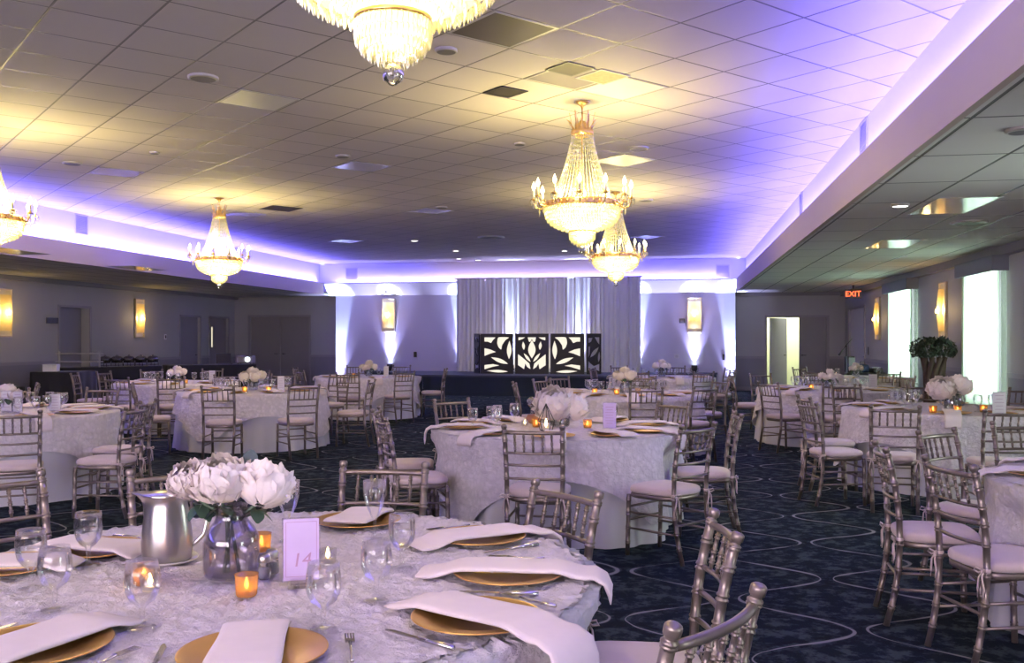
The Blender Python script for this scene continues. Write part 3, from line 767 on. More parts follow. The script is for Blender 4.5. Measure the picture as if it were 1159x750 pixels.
def fleg_mb(s, n=10, full=True):
    mb = MB(); pr = ringed(0, .42, .0155, [.09,.19,.29,.385] if full else [.19,.32], 1.2)
    mb.tube([(s*.182, .178 + .012*(1-z/.42), z) for z, r in pr], [r for z, r in pr], n); return mb
def rail_path(z, k=9, bow=.030):
    x0, y0 = post_xy(z, 1); return [(x0*a, y0 - bow*(1-a*a), z) for a in [(-1 + 2*i/(k-1)) for i in range(k)]]
def outline(ax, ay, n=32, e=.55, taper=.06):
    pts = []
    for i in range(n):
        a = 2*PI*i/n; c, s = math.cos(a), math.sin(a)
        x = ax*abs(c)**e*(1 if c >= 0 else -1); y = ay*abs(s)**e*(1 if s >= 0 else -1)
        pts.append((x*(1 + taper*y/ay), y))
    return pts
SPX = [-.122, -.061, 0, .061, .122]
def cushion(): return MB().layers(outline(.205, .205), [(.93,.436),(.985,.441),(1.0,.452),(1.0,.466),(.975,.477),(.92,.484),(.7,.489),(.35,.491)])
def seat_ring(): return MB().layers(outline(.200, .200), [(.95,.402),(1.0,.408),(1.0,.430),(.97,.436)])
STR = [((-.178,-.2,.30),(-.183,.182,.30)), ((.178,-.2,.30),(.183,.182,.30)), ((-.179,-.205,.19),(-.183,.186,.19)), ((.179,-.205,.19),(.183,.186,.19)),
       ((-.183,.184,.245),(.183,.184,.245)), ((-.178,-.203,.245),(.178,-.203,.245)), ((-.183,.182,.335),(.183,.182,.335))]
def spindle_path(x, full=True):
    mk = [.765,.80,.845] if full else []
    pr = ringed(.737, .878, .0072, mk, 1.45, .004, .009)
    x0, _ = post_xy(.8, 1); a = x/x0
    out = []
    for z, r in pr: out.append(((x, post_xy(z, 1)[1] - .030*(1-a*a), z), r))
    return out
CC = {}
def chair_meshes():
    m = M['chair']
    for s, nm in ((-1, 'L'), (1, 'R')):
        CC['post'+nm] = post_mb(s).mesh('chair_post', m); CC['leg'+nm] = fleg_mb(s).mesh('chair_leg', m)
        CC['fpost'+nm] = post_mb(s, 6, False).mesh('chair_post_small', m); CC['fleg'+nm] = fleg_mb(s, 6, False).mesh('chair_leg_small', m)
    CC['cushion'] = cushion().mesh('chair_cushion', M['seat']); CC['ring'] = seat_ring().mesh('chair_seat_frame', m)
    CC['top'] = MB().tube(rail_path(.872), .0125, 8).mesh('chair_top_rail', m)
    CC['rails'] = [MB().tube(rail_path(z), .0092, 6).mesh('chair_back_rail', m) for z in (.735, .655, .565)]
    CC['spin'] = []
    for x in SPX:
        p = spindle_path(x); CC['spin'].append(MB().tube([a for a, b in p], [b for a, b in p], 6).mesh('chair_spindle', m))
    CC['str'] = [MB().tube([a, tuple((u+v)/2 for u, v in zip(a, b)), b], [.0075,.0088,.0075], 6).mesh('chair_stretcher', m) for a, b in STR]
    for s, nm in ((-1, 'L'), (1, 'R')):
        t = MB(); x, y = post_xy(.45, s)
        t.lathe([(.017,-.008),(.021,0),(.017,.008)], 10, (x, y, .452))
        for k in (-1, 1):                      # bow and tails of the cushion tie
            t.tube([(x, y-.018, .452), (x+k*.03, y-.035, .462), (x+k*.045, y-.035, .447), (x+k*.02, y-.028, .44), (x, y-.02, .45)], .004, 5)
            t.tube([(x, y-.02, .45), (x+k*.012, y-.032, .42), (x+k*.022, y-.03, .37), (x+k*.018, y-.034, .33)], [.004,.0045,.005,.003], 5)
        CC['tie'+nm] = t.mesh('chair_tie', M['seat'])
    fb = MB(); fb.tube(rail_path(.872, 5), .0125, 5)
    for z in (.735, .655, .565): fb.tube(rail_path(z, 5), .0092, 4)
    for x in SPX:
        p = [((x, post_xy(z, 1)[1] - .030*(1-(x/.19)**2), z)) for z in (.737, .80, .876)]; fb.tube(p, .0075, 4)
    CC['fback'] = fb.mesh('chair_backrest', m)
    fr = seat_ring()
    for a, b in STR: fr.tube([a, b], .0082, 4)
    CC['fring'] = fr.mesh('chair_seat_frame_small', m)
chair_meshes()
GCH = 'silver chiavari chairs with champagne cushions'
def make_chair_full():
    o = thing('chiavari_chair', 'x', 'chair', group=GCH)
    O('seat_cushion', CC['cushion'], o); O('seat_frame', CC['ring'], o)
    for n in 'LR': O('back_post', CC['post'+n], o); O('front_leg', CC['leg'+n], o); O('cushion_tie', CC['tie'+n], o)
    O('top_rail', CC['top'], o)
    for r in CC['rails']: O('back_rail', r, o)
    for r in CC['spin']: O('spindle', r, o)
    for r in CC['str']: O('stretcher', r, o)
    return o
def make_chair_far():
    o = thing('chiavari_chair', 'x', 'chair', group=GCH)
    O('seat_cushion', CC['cushion'], o); O('seat_frame', CC['fring'], o)
    for n in 'LR': O('back_post', CC['fpost'+n], o); O('front_leg', CC['fleg'+n], o)
    O('backrest', CC['fback'], o); return o
chair_full, chair_far = Kind(make_chair_full), Kind(make_chair_far)

# ---------------------------------------------------------------- tables, in view coordinates (X across, Y deep)
# (paced out with a first, shorter lens: chair_at and table_at put them on the final one)
def chair_at(X, Y):
    d = FOC*(EYE-.92)/(480.8/Y - 4.0); return X/Y*829.0/FOC*d, d
def table_at(X, Y):
    d = FOC*(EYE-.76)/(613.5/Y - 4.0); return X/Y*829.0/FOC*d, d
# name, centre, phrase that finds the table, chairs [(back X, back Y, facing or None, note)]
TABLES = [
 ('pitcher', (-.80, 2.20), 'the pitcher table', [(-.59,3.35,None,''), (-1.47,3.22,None,''), (.19,2.83,None,''), (.645,2.30,(-1,.04),'pulled out and seen edge on'), (.43,1.60,(-.77,.64),'curved top rail in front'), (-2.12,3.02,None,'cut by the frame')]),
 ('lantern', (.36, 5.87), 'the wire lantern table', [(.14,4.76,(.18,1),''), (1.22,4.86,(-.7,.72),''), (1.69,5.55,(-1,.1),'pulled out sideways'), (1.40,6.42,(-.9,-.62),''), (-.55,6.78,(.6,-.8),''), (-1.08,5.93,(1,.0),''), (-.92,5.30,(1,.3),'')]),
 ('second', (1.45, 9.40), 'the table behind the lantern', [(.05,9.20,(1,.1),'seen side on'), (1.52,8.30,None,''), (2.22,8.45,None,''), (.42,9.95,None,''), (.66,10.5,None,''), (2.75,9.7,None,''), (1.9,10.6,None,'')]),
 ('third', (2.70, 13.2), 'the table by the stage', [(2.1,12.15,None,''), (3.12,11.95,None,''), (3.62,12.6,None,''), (1.5,13.3,None,''), (3.95,13.3,None,''), (2.1,14.3,None,''), (3.2,14.3,None,'')]),
 ('door', (4.43, 10.2), 'the ajar door table', [(3.36,10.75,(1,-.1),''), (3.25,9.25,(1,.45),''), (3.98,8.92,None,''), (3.86,11.35,None,''), (5.35,9.35,None,''), (5.55,10.6,None,''), (4.75,11.5,None,'')]),
 ('blooms', (4.38, 7.40), 'the bright curtain table', [(3.20,6.12,(.30,.95),''), (3.95,5.82,(.12,1),''), (2.64,6.50,(1,.12),'pulled out'), (2.85,7.1,(1,0),''), (4.0,8.75,None,''), (4.9,8.72,None,''), (5.72,8.15,None,'')]),
 ('edge', (3.52, 3.92), 'the aisle edge table', [(2.66,4.55,(.55,-.83),''), (2.0,3.93,(.95,-.22),'seen edge on'), (2.06,3.42,(1,.12),'tie hanging'), (3.45,4.95,None,'')]),
 ('mic', (6.15, 13.1), 'the microphone stand table', [(6.1,11.85,None,''), (5.35,12.5,None,''), (7.1,12.1,None,''), (5.4,13.6,None,'')]),
 ('yellow', (-3.50, 9.90), 'the yellow roses table', [(-3.42,8.52,None,''), (-2.48,8.72,(-.55,.83),''), (-2.1,9.75,(-1,.08),''), (-4.6,9.1,(1,.35),''), (-4.3,11.05,None,''), (-3.5,11.2,None,''), (-2.6,11.0,None,'')]),
 ('uplight', (-2.60, 13.3), 'the uplit wall table', [(-2.62,11.7,(.05,1),''), (-1.78,12.15,(-.6,.8),''), (-1.2,13.1,(-1,.05),'pulled out'), (-3.95,13.4,(1,0),''), (-2.2,14.6,None,''), (-3.1,14.55,None,''), (-3.6,12.4,None,'')]),
 ('buffet', (-5.30, 11.6), 'the white roses table', [(-6.85,11.5,(1,.15),''), (-6.7,12.05,(1,-.2),''), (-5.55,10.3,None,''), (-4.85,10.42,None,''), (-6.25,12.7,None,''), (-5.3,12.95,None,''), (-4.2,12.3,None,'')]),
 ('cards', (-4.85, 7.05), 'the three cards table', [(-3.87,5.68,(-.42,.9),''), (-3.13,6.08,(-1,.1),''), (-3.33,6.66,(-1,0),''), (-4.62,8.25,None,''), (-5.85,9.0,(-.9,-.5),'turned away'), (-5.55,8.1,None,'')]),
]
TDESC = {'pitcher': 'carrying the steel pitcher', 'lantern': 'carrying the wire lantern', 'second': 'just behind the lantern table', 'third': 'near the stage', 'door': 'before the ajar door', 'blooms': 'before the bright curtain',
         'edge': 'beyond the chairs across the aisle', 'mic': 'by the microphone stand', 'yellow': 'under yellowish roses', 'uplight': 'before the uplit wall', 'buffet': 'before the black buffet', 'cards': 'with three standing cards'}
RT, HT = .995, .760
TABLES = [(nm, {'pitcher': (-.75, 2.90), 'edge': (3.48, 4.64)}.get(nm) or table_at(*c), ph, [(*chair_at(bx, by), fc, note) for bx, by, fc, note in chs]) for nm, c, ph, chs in TABLES]
def nrm(v):
    l = math.hypot(*v); return (v[0]/l, v[1]/l)
def sector(dx, dy):                       # which side of a table, in words one can find in the hall
    a = math.degrees(math.atan2(dx, dy)) % 360
    return ['stage side', 'stage-window corner', 'window side', 'window-camera corner', 'camera side', 'camera-buffet corner', 'buffet side', 'buffet-stage corner'][int((a+22.5)//45) % 8]
CH = {}                                   # chairs of each table in hall coordinates, for the cloth to yield to
for nm, c, ph, chairs in TABLES:
    cx, cy = hall(*c); near = c[1] < 10.2; lst = []; names = {}
    for (bx, by, fc, note) in chairs:
        f = nrm(fc) if fc else nrm((c[0]-bx, c[1]-by))
        fx, fy = hall(*f); bx, by = hall(bx, by)
        sx, sy = bx + fx*.245, by + fy*.245; dd = math.hypot(sx-cx, sy-cy)
        md = {'pitcher': 0, 'lantern': 0, 'door': 1.42, 'yellow': 1.42}.get(nm, 1.12)
        if dd < md: bx += (sx-cx)/dd*(md-dd); by += (sy-cy)/dd*(md-dd)
        lst.append([bx + fx*.245, by + fy*.245, fx, fy, note, sector(bx-cx, by-cy)])
    for L in lst: names.setdefault(L[5], []).append(L)
    for sec, g in names.items():
        g.sort(key=lambda L: -L[1])
        for i, L in enumerate(g):
            ex = '' if len(g) == 1 else (', closer to the stage' if i == 0 else ', further from the stage') if len(g) == 2 else ', number %d from the stage' % (i+1)
            lab = 'silver chair %s on the %s of %s%s' % (('(' + L[4] + ')') if False else '', sec, ph, ex)
            if L[4] and not ex: lab = 'silver chair, %s, on the %s of %s' % (L[4], sec, ph)
            lab = ' '.join(lab.split())
            rz = math.atan2(-L[2], L[3])
            (chair_full if near else chair_far)(lab, (L[0], L[1], 0), rz, GCH)
    CH[nm] = lst

# ---------------------------------------------------------------- cloths
def smooth01(x): x = max(0, min(1, x)); return x*x*(3-2*x)
def yield_at(nm, cx, cy, a, z):           # how far the hanging cloth is pushed in by tucked seats
    if z > .72: return 0
    p = 0
    for L in CH[nm]:
        dx, dy = L[0]-cx, L[1]-cy; dist = math.hypot(dx, dy); front = dist - .225
        tuck = max(0, RT + .095 - front)
        if tuck <= 0: continue
        da = abs((a - math.atan2(dy, dx) + PI) % (2*PI) - PI)
        p = max(p, tuck*(1 - smooth01((da*.9 - .24)/.16)))
    k = smooth01((.72 - z)/.16) if z > .5 else 1.0
    return p*k
SK = [(HT-.03,.992,0),(.68,.996,.12),(.6,1.0,.25),(.5,1.005,.4),(.38,1.015,.6),(.24,1.025,.8),(.11,1.035,.95),(.004,1.045,1.0)]
def skirt_r(nm, cx, cy, a, z, ph):
    z = min(max(z, .004), HT-.03)
    for (z1, r1, k1), (z0, r0, k0) in zip(SK, SK[1:]):
        if z >= z0: u = (z - z0)/(z1 - z0); r, k = r0 + (r1-r0)*u, k0 + (k1-k0)*u; break
    fo = .5*math.sin(a*19 + ph[0] + .6*math.sin(a*3+ph[1])) + .5*math.sin(a*31 + ph[2] + .9*math.sin(a*2+ph[3]))
    return r + .026*k*fo - yield_at(nm, cx, cy, a, z)
def phases(seed):
    rnd = random.Random(seed); return [rnd.uniform(0, 6.28) for _ in range(4)]
def skirt_mb(nm, cx, cy, n=180, seed=0):
    mb = MB(); ph = phases(seed)
    rows = [(.30,HT-.006,0),(.93,HT-.006,0),(.975,HT-.010,0)] + [(r, z, k) for z, r, k in SK]
    vs = [(0, 0, HT-.006)]; fs = []
    for r, z, k in rows:
        for i in range(n):
            a = 2*PI*i/n
            rr = skirt_r(nm, cx, cy, a, z, ph) if z <= HT-.03 else r
            vs.append((rr*math.cos(a), rr*math.sin(a), z))
    for i in range(n): fs.append((0, 1+i, 1+(i+1) % n))
    for j in range(len(rows)-1):
        for i in range(n):
            i2 = (i+1) % n; fs.append((1+j*n+i, 1+(j+1)*n+i, 1+(j+1)*n+i2, 1+j*n+i2))
    return mb.add(vs, fs)
def overlay_mb(nm, cx, cy, rot, side=2.56, n=200, rows_hang=10, bumpy=0.0, top_rows=4, seed=0):
    mb = MB(); ph = phases(seed)
    re = RT + .012
    vs, fs = [(0, 0, HT+.004)], []
    nr = 0
    def dispv(p, nv):
        if not bumpy: return p
        q = Vector((p[0]*26, p[1]*26, p[2]*26)) + Vector((cx*3, cy*3, 0))
        d = mnoise.voronoi(q)[0]; h = (1 - min(1, d[0]*1.3)) - .35 + .45*mnoise.noise(q*2.7); h = max(h, -.3)
        return tuple(p[i] + nv[i]*h*bumpy for i in range(3))
    rad = [re*(j+1)/(top_rows+1) for j in range(top_rows)] + [re*.965]
    for r in rad:
        for i in range(n):
            a = 2*PI*i/n; vs.append(dispv((r*math.cos(a), r*math.sin(a), HT+.004), (0,0,1)))
        nr += 1
    for j in range(rows_hang+1):
        t = j/rows_hang
        for i in range(n):
            a = 2*PI*i/n; b = a - rot
            dist = min(side/2/max(abs(math.cos(b)), abs(math.sin(b)), 1e-6), side*.625)
            drop = max(.10, dist - re)
            fo = .55*math.sin(a*15 + ph[0] + .8*math.sin(a*2+ph[1])) + .45*math.sin(a*27 + ph[2] + math.sin(a*3+ph[3]))
            z = HT - .012 - drop*t if j else HT - .004
            rr = (skirt_r(nm, cx, cy, a, z, ph) if j else RT + .006) + .016 + bumpy*.4 + (.022*(1 + fo) + .012)*t*min(1, drop/.3)
            ca, sa = math.cos(a), math.sin(a)
            vs.append(dispv((rr*ca, rr*sa, z), (ca*.85, sa*.85, .5 if j == 0 else .15)))
        nr += 1
    for i in range(n): fs.append((0, 1+i, 1+(i+1) % n))
    for j in range(nr-1):
        for i in range(n):
            i2 = (i+1) % n; fs.append((1+j*n+i, 1+(j+1)*n+i, 1+(j+1)*n+i2, 1+j*n+i2))
    return mb.add(vs, fs)
tabletop = MB().lathe([(0,.712),(.96,.712),(.966,.72),(.966,.742),(.96,.748),(0,.748)], 48).mesh('tabletop', M['door'])
tleg = MB().tube([(0,0,0),(0,0,.712)], .02, 8).mesh('table_leg', M['dark_metal'])
ROT = {'pitcher': R(12), 'lantern': R(8.5), 'edge': R(30), 'blooms': R(40), 'cards': R(50), 'yellow': R(35)}
TOP = HT + .006
for k, (nm, c, ph, chairs) in enumerate(TABLES):
    cx, cy = hall(*c)
    t = thing('round_table', 'round banquet table dressed to the floor in pale satin, %s' % TDESC[nm], 'table', (cx, cy, 0), 0, 'round banquet tables')
    O('tabletop', tabletop, t)
    for a in range(4): O('leg', tleg, t, (.5*math.cos(a*PI/2+.78), .5*math.sin(a*PI/2+.78), 0))
    B('satin_skirt', skirt_mb(nm, cx, cy, 180, k), M['skirt'], t)
    hi = nm in ('pitcher', 'lantern', 'edge')
    ov = B('overlay_cloth', overlay_mb(nm, cx, cy, ROT.get(nm, R(20 + 23*k)), 2.56, 420 if hi else 160, 24 if hi else 8, .016 if nm == 'pitcher' else .007 if hi else 0, (60 if nm == 'pitcher' else 40) if hi else 3, k), M['overlay'], None, (cx, cy, 0))
    tag(ov, 'white rosette textured overlay cloth draped over %s' % ph, 'tablecloth', 'rosette overlay cloths')
# ---------------------------------------------------------------- place settings and centrepieces
def make_charger():
    o = B('charger_plate', MB().lathe([(0,.004),(.085,.004),(.105,.006),(.118,.012),(.160,.018),(.165,.019),(.166,.017),(.160,.014),(.118,.007),(.1,.0),(0,.0)], 48), M['gold'])
    return tag(o, 'x', 'charger plate', 'gold charger plates')
def napkin_mb(r0, r1, hang, w=.155, th=.016, seed=0, skew=0.0):
    """folded strip lying along +x (outwards), centred on the plate at x = 0; bends down over the table edge"""
    rnd = random.Random(seed); path = []
    n = 26; edge = .245; L = (r1 - r0) + hang
    rows = []
    for i in range(n+1):
        s = r0 + L*i/n
        if s < edge or hang <= 0:
            x = s; lift = .021*math.exp(-(max(0, abs(s)-.14)/.05)**2) if abs(s) > .14 else .021
            z = .002 + lift; tilt = 0
        else:
            q = s - edge; b = .05; an = min(q/b, 1)*PI*.46
            x = edge + b*math.sin(an) + max(0, q-b)*math.cos(PI*.46)*.5
            z = .004 - b*(1-math.cos(an)) - max(0, q-b)*math.sin(PI*.46)
        rows.append((x, z, skew*(s-r0)))
    mb = MB(); cs = []
    m = 12
    for j in range(m):
        a = 2*PI*j/m; cx_, cz_ = math.cos(a), math.sin(a)
        cs.append((w/2*abs(cx_)**.35*(1 if cx_ >= 0 else -1), th/2*abs(cz_)**.6*(1 if cz_ >= 0 else -1)))
    vs, fs = [], []
    for i, (x, z, yy) in enumerate(rows):
        t0 = rows[max(0, i-1)]; t1 = rows[min(n, i+1)]; tx, tz = t1[0]-t0[0], t1[1]-t0[1]; l = math.hypot(tx, tz); nx, nz = -tz/l, tx/l
        ww = 1 - .035*math.sin(i*.28 + seed); sh = .003*math.sin(i*.4+seed)
        k = .35 if i in (0, n) else 1
        for (u, h) in cs:
            hh = h*k + th/2 + sh*.5*math.cos(u*40)
            vs.append((x + nx*hh, u*ww*(.97 if i in (0, n) else 1) + yy, z + nz*hh))
    for i in range(n):
        for j in range(m): j2 = (j+1) % m; fs.append((i*m+j, (i+1)*m+j, (i+1)*m+j2, i*m+j2))
    fs.append(tuple(range(m))); fs.append(tuple(n*m + j for j in range(m-1, -1, -1)))
    mb.add(vs, fs); return mb
def make_napkin(r0, r1, hang, seed, skew=0.0, w=.155):
    def mk():
        mb = napkin_mb(r0, r1, hang, w, .016, seed, skew); o = B('folded_napkin', mb, M['napkin'])
        return tag(o, 'x', 'napkin', 'blush napkins folded over chargers')
    return mk
nap_a, nap_b, nap_c = Kind(make_napkin(-.27, .25, .07, 1, .06)), Kind(make_napkin(-.27, .245, .13, 2, -.04)), Kind(make_napkin(-.22, .20, 0, 3, .03))
nap_fold = Kind(make_napkin(-.14, .18, 0, 4, .0, .17)); nap_front = Kind(make_napkin(-.19, .20, .10, 6, -.05, .16)); nap_long = Kind(make_napkin(-.25, .245, .22, 5, .02, .17))
GOB = [(.0,.0),(.034,.0),(.036,.003),(.030,.006),(.012,.010),(.0065,.018),(.006,.035),(.008,.043),(.0065,.050),(.010,.058),(.024,.068),(.036,.085),(.042,.108),(.0425,.125),(.041,.150),(.0395,.170),(.0385,.170),(.040,.150),(.0412,.125),(.0405,.108)]
def make_goblet():
    o = thing('water_goblet', 'x', 'glass', group='water goblets on the tables')
    B('bowl', MB().lathe(GOB[8:], 24), M['glass'], o)
    B('stem', MB().lathe(GOB[:9], 16), M['glass'], o)
    B('water', MB().lathe([(0,.062),(.022,.069),(.0345,.086),(.0398,.106),(.0405,.114),(0,.114)], 20), M['water'], o); return o
def make_empty_goblet():
    o = thing('wine_goblet', 'x', 'glass', group='empty goblets on the tables')
    B('bowl', MB().lathe([(.0065,.050),(.012,.058),(.030,.070),(.041,.092),(.044,.112),(.042,.140),(.037,.168),(.036,.168),(.041,.140),(.043,.112)], 24), M['glass'], o)
    B('stem', MB().lathe(GOB[:9], 16), M['glass'], o); return o
def make_flute():
    o = thing('conical_glass', 'x', 'glass', group='conical glasses on the tables')
    B('bowl', MB().lathe([(.005,.075),(.012,.085),(.030,.125),(.040,.165),(.041,.215),(.040,.215),(.039,.165)], 22), M['glass'], o)
    B('stem', MB().lathe([(0,0),(.034,0),(.035,.003),(.01,.008),(.005,.02),(.005,.076)], 16), M['glass'], o); return o
goblet, wine, flute = Kind(make_goblet), Kind(make_empty_goblet), Kind(make_flute)
def make_small_glass():
    o = B('stem_glass', MB().lathe(GOB, 12), M['glass']); return tag(o, 'x', 'glass', 'glasses on the farther tables')
small_glass = Kind(make_small_glass)
charger = Kind(make_charger)
def make_fork():
    mb = MB(); mb.tube([(-.09,0,.004),(-.04,0,.003),(.0,0,.004),(.03,0,.008)], [.005,.0035,.003,.004], 6)
    mb.box(.028,.05,-.011,.011,.006,.009)
    for k in range(4): y = -.0095 + k*.0063; mb.box(.05,.092,y-.0016,y+.0016,.006,.0085)
    return tag(B('fork', mb, M['cutlery']), 'x', 'fork', 'forks on the pitcher table')
def make_knife():
    mb = MB(); mb.tube([(-.11,0,.004),(-.05,0,.005),(.0,0,.004)], [.006,.0065,.005], 8)
    mb.prism([(0,-.006),(.09,-.008),(.115,.0),(.11,.006),(0,.007)], .0025, .005)
    return tag(B('knife', mb, M['cutlery']), 'x', 'knife', 'knives on the pitcher table')
fork, knife = Kind(make_fork), Kind(make_knife)

# ---- flowers
def bloom_mb(layers=((6,.50,4),(8,.66,20),(10,.80,38),(12,.91,56),(13,.98,74),(11,1.0,96)), nu=6, nt=8, seed=0, ruffle=.10):
    """a full round bloom: cupped petals wrapped over one another, edges ruffled"""
    rnd = random.Random(seed); mb = MB()
    for li, (cnt, rad, tip) in enumerate(layers):
        for k in range(cnt):
            a0 = 2*PI*(k + rnd.uniform(-.3,.3))/cnt + li*.7; hw = PI/cnt*1.6*rnd.uniform(.9,1.15); tp = R(max(3, tip + rnd.uniform(-9, 9))); rr = rad*rnd.uniform(.94,1.06); p2 = rnd.uniform(0,6)
            vs = []
            for j in range(nt+1):
                t = j/nt; th0 = R(168) + (tp - R(168))*t
                for i in range(nu+1):
                    u = -1 + 2*i/nu; th = th0 + (R(26)*abs(u)**2.2*t**2)
                    wd = hw*(.55 + .45*min(1, t*1.6)); az = a0 + u*wd
                    q = rr*(1 + .05*math.sin(t*PI) - .04*abs(u) + ruffle*t**3*math.sin(u*6 + p2) + .16*t**7)
                    vs.append((q*math.sin(th)*math.cos(az), q*math.sin(th)*math.sin(az), q*math.cos(th)*.9))
            w = nu+1
            mb.add(vs, [(j*w+i, j*w+i+1, (j+1)*w+i+1, (j+1)*w+i) for j in range(nt) for i in range(nu)])
    mb.lathe([(0,-.6),(.25,-.45),(.3,-.1),(.2,.2),(0,.3)], 10)
    return mb
BL_BIG = bloom_mb(seed=3).mesh('peony_bloom', M['petal']); BL_SM = bloom_mb(((5,.55,8),(7,.78,34),(9,.95,60),(8,1.0,88)), 3, 5, 5).mesh('rose_bloom', M['petal'])
BL_CR = BL_SM.copy(); BL_CR.materials.clear(); BL_CR.materials.append(M['cream_petal'])
BL_BC = BL_BIG.copy(); BL_BC.materials.clear(); BL_BC.materials.append(M['cream_petal'])
def leaf_mb(L=.06, w=.022, curl=.3):
    mb = MB(); vs = []; n = 6
    for j in range(n+1):
        t = j/n; ww = w*math.sin(PI*min(1, t*.94+.03))**.7
        for u in (-1, 0, 1): vs.append((u*ww, L*t, -curl*L*t*t + .15*ww*abs(u)))
    return mb.add(vs, [(j*3+i, j*3+i+1, (j+1)*3+i+1, (j+1)*3+i) for j in range(n) for i in range(2)])
LEAF = leaf_mb().mesh('leaf', M['leaf']); LEAFD = leaf_mb(.055,.024,.1).mesh('dark_leaf', M['darkleaf'])
def peony(lab, base, bloom, r, rot=(0,0,0), cat='flower', grp=None, mesh=None, z_low=.0, leaves=2, seed=0, mats=None):
    """one cut flower: bloom, stem down into the vase, leaves under the head; base = foot of the stem"""
    o = thing('peony', lab, cat, base, 0, grp); rel = Vector(bloom) - Vector(base)
    h = O('bloom', mesh or BL_BIG, o, rel, rot); h.scale = (r, r, r)
    st = MB(); mid = Vector((rel.x*.18, rel.y*.18, rel.z*.55)); st.tube([(0,0,0), mid*.5, mid, rel*.8 + Vector((0,0,-.01)), rel - Vector((0,0,r*.5))], .0060, 6); B('stem', st, M['stem'], o)
    rnd = random.Random(seed)
    for k in range(leaves):
        a = rnd.uniform(0, 6.28); p = rel*.78 + Vector((0, 0, -r*.3)); O('leaf', LEAF, o, p, (rnd.uniform(-.9,.2), rnd.uniform(-.3,.3), a))
    return o
def vase_mb(k=1.0): return MB().lathe([(r*k, z*k) for r, z in [(0,.004),(.070,.004),(.079,.010),(.082,.03),(.082,.105),(.079,.125),(.066,.148),(.050,.168),(.046,.18),(.046,.212),(.048,.216),(.045,.216),(.043,.18),(.047,.166),(.063,.146),(.076,.124),(.079,.104),(.079,.03),(.074,.012),(0,.010)]], 36)
VW = MB().lathe([(0,.012),(.072,.014),(.077,.03),(.077,.085),(0,.085)], 28)

def make_votive(full=True):
    o = thing('votive_candle', 'x', 'candle', group='amber votive candles')
    B('glass_holder', MB().lathe([(0,.004),(.026,.004),(.029,.01),(.032,.062),(.0335,.064),(.0305,.062),(.027,.012),(0,.008)], 18), M['amber'], o)
    B('wax', MB().lathe([(0,.009),(.025,.009),(.026,.022),(0,.022)], 14), M['wax'], o)
    B('flame', MB().lathe([(0,.024),(.005,.030),(.0065,.036),(.004,.045),(0,.056)], 8), M['flame'], o); return o
votive = Kind(make_votive)
def make_tealight():
    o = thing('tealight_glass', 'x', 'candle', group='clear tealight glasses')
    B('glass_holder', MB().lathe([(0,.003),(.022,.003),(.026,.01),(.030,.05),(.029,.05),(.025,.012),(0,.006)], 16), M['glass'], o)
    B('wax', MB().lathe([(0,.007),(.022,.007),(.023,.018),(0,.018)], 14), M['wax'], o)
    B('flame', MB().lathe([(0,.02),(.006,.027),(.0075,.033),(.004,.044),(0,.055)], 8), M['flame'], o); return o
tealight = Kind(make_tealight)

def card(lab, loc, rz, w, h, mat, text=None, lines=0, stand=True, tilt=0):
    o = thing('table_card', lab, 'table card', loc, rz, 'standing cards on the tables')
    z0 = .012
    if stand:
        b = MB(); b.box(-w*.35, w*.35, -.035, .035, 0, .004); b.box(-w*.28, w*.28, -.006, .006, .004, z0+.01); B('card_stand', b, M['acrylic'], o)
    B('acrylic_sheet', MB().box(-w/2, w/2, .0022, .0048, z0, z0+h, c=.0008), M['acrylic'], o)
    f = B('card_face', MB().box(-w/2+.004, w/2-.004, -.001, .0018, z0+.004, z0+h-.004), mat, o)
    if text:
        cu = bpy.data.curves.new('num', 'FONT'); cu.body = text; cu.size = h*.30; cu.align_x = 'CENTER'; cu.extrude = .0004; cu.shear = .15
        tmp = bpy.data.objects.new('num', cu); col.objects.link(tmp); dg = bpy.context.evaluated_depsgraph_get(); dg.update()
        me = bpy.data.meshes.new_from_object(tmp.evaluated_get(dg)); bpy.data.objects.remove(tmp)
        me.materials.clear(); me.materials.append(M['card_ink']); O('table_number', me, o, (0, -.0018, z0+h*.24), (PI/2, 0, 0))
        bd = MB()
        for s in (-1, 1): bd.box(s*w*.40-.0006, s*w*.40+.0006, -.0018, -.001, z0+h*.08, z0+h*.93); bd.box(-w*.4, w*.4, -.0018, -.001, z0+h*(.08 if s < 0 else .93)-.0006, z0+h*(.08 if s < 0 else .93)+.0006)
        B('printed_border', bd, M['card_ink'], o)
    if lines:
        ln = MB()
        for i in range(lines):
            zz = z0 + h*(.82 - .62*i/max(1, lines-1)); k = (.30, .22, .33, .26, .3)[i % 5]; ln.box(-w*k, w*k, -.0016, -.001, zz-.0014, zz+.0014)
        B('printed_lines', ln, M['card_ink'], o)
    return o
M['card_lilac'] = simple('card_lilac_paper', (.56,.44,.68), .5, 0, .08, 12)
M['card_white'] = simple('card_white_paper', (.72,.70,.74), .6, 0, .04, 12)
M['card_ink'] = simple('card_ink', (.36,.20,.33), .6, 0, .05)

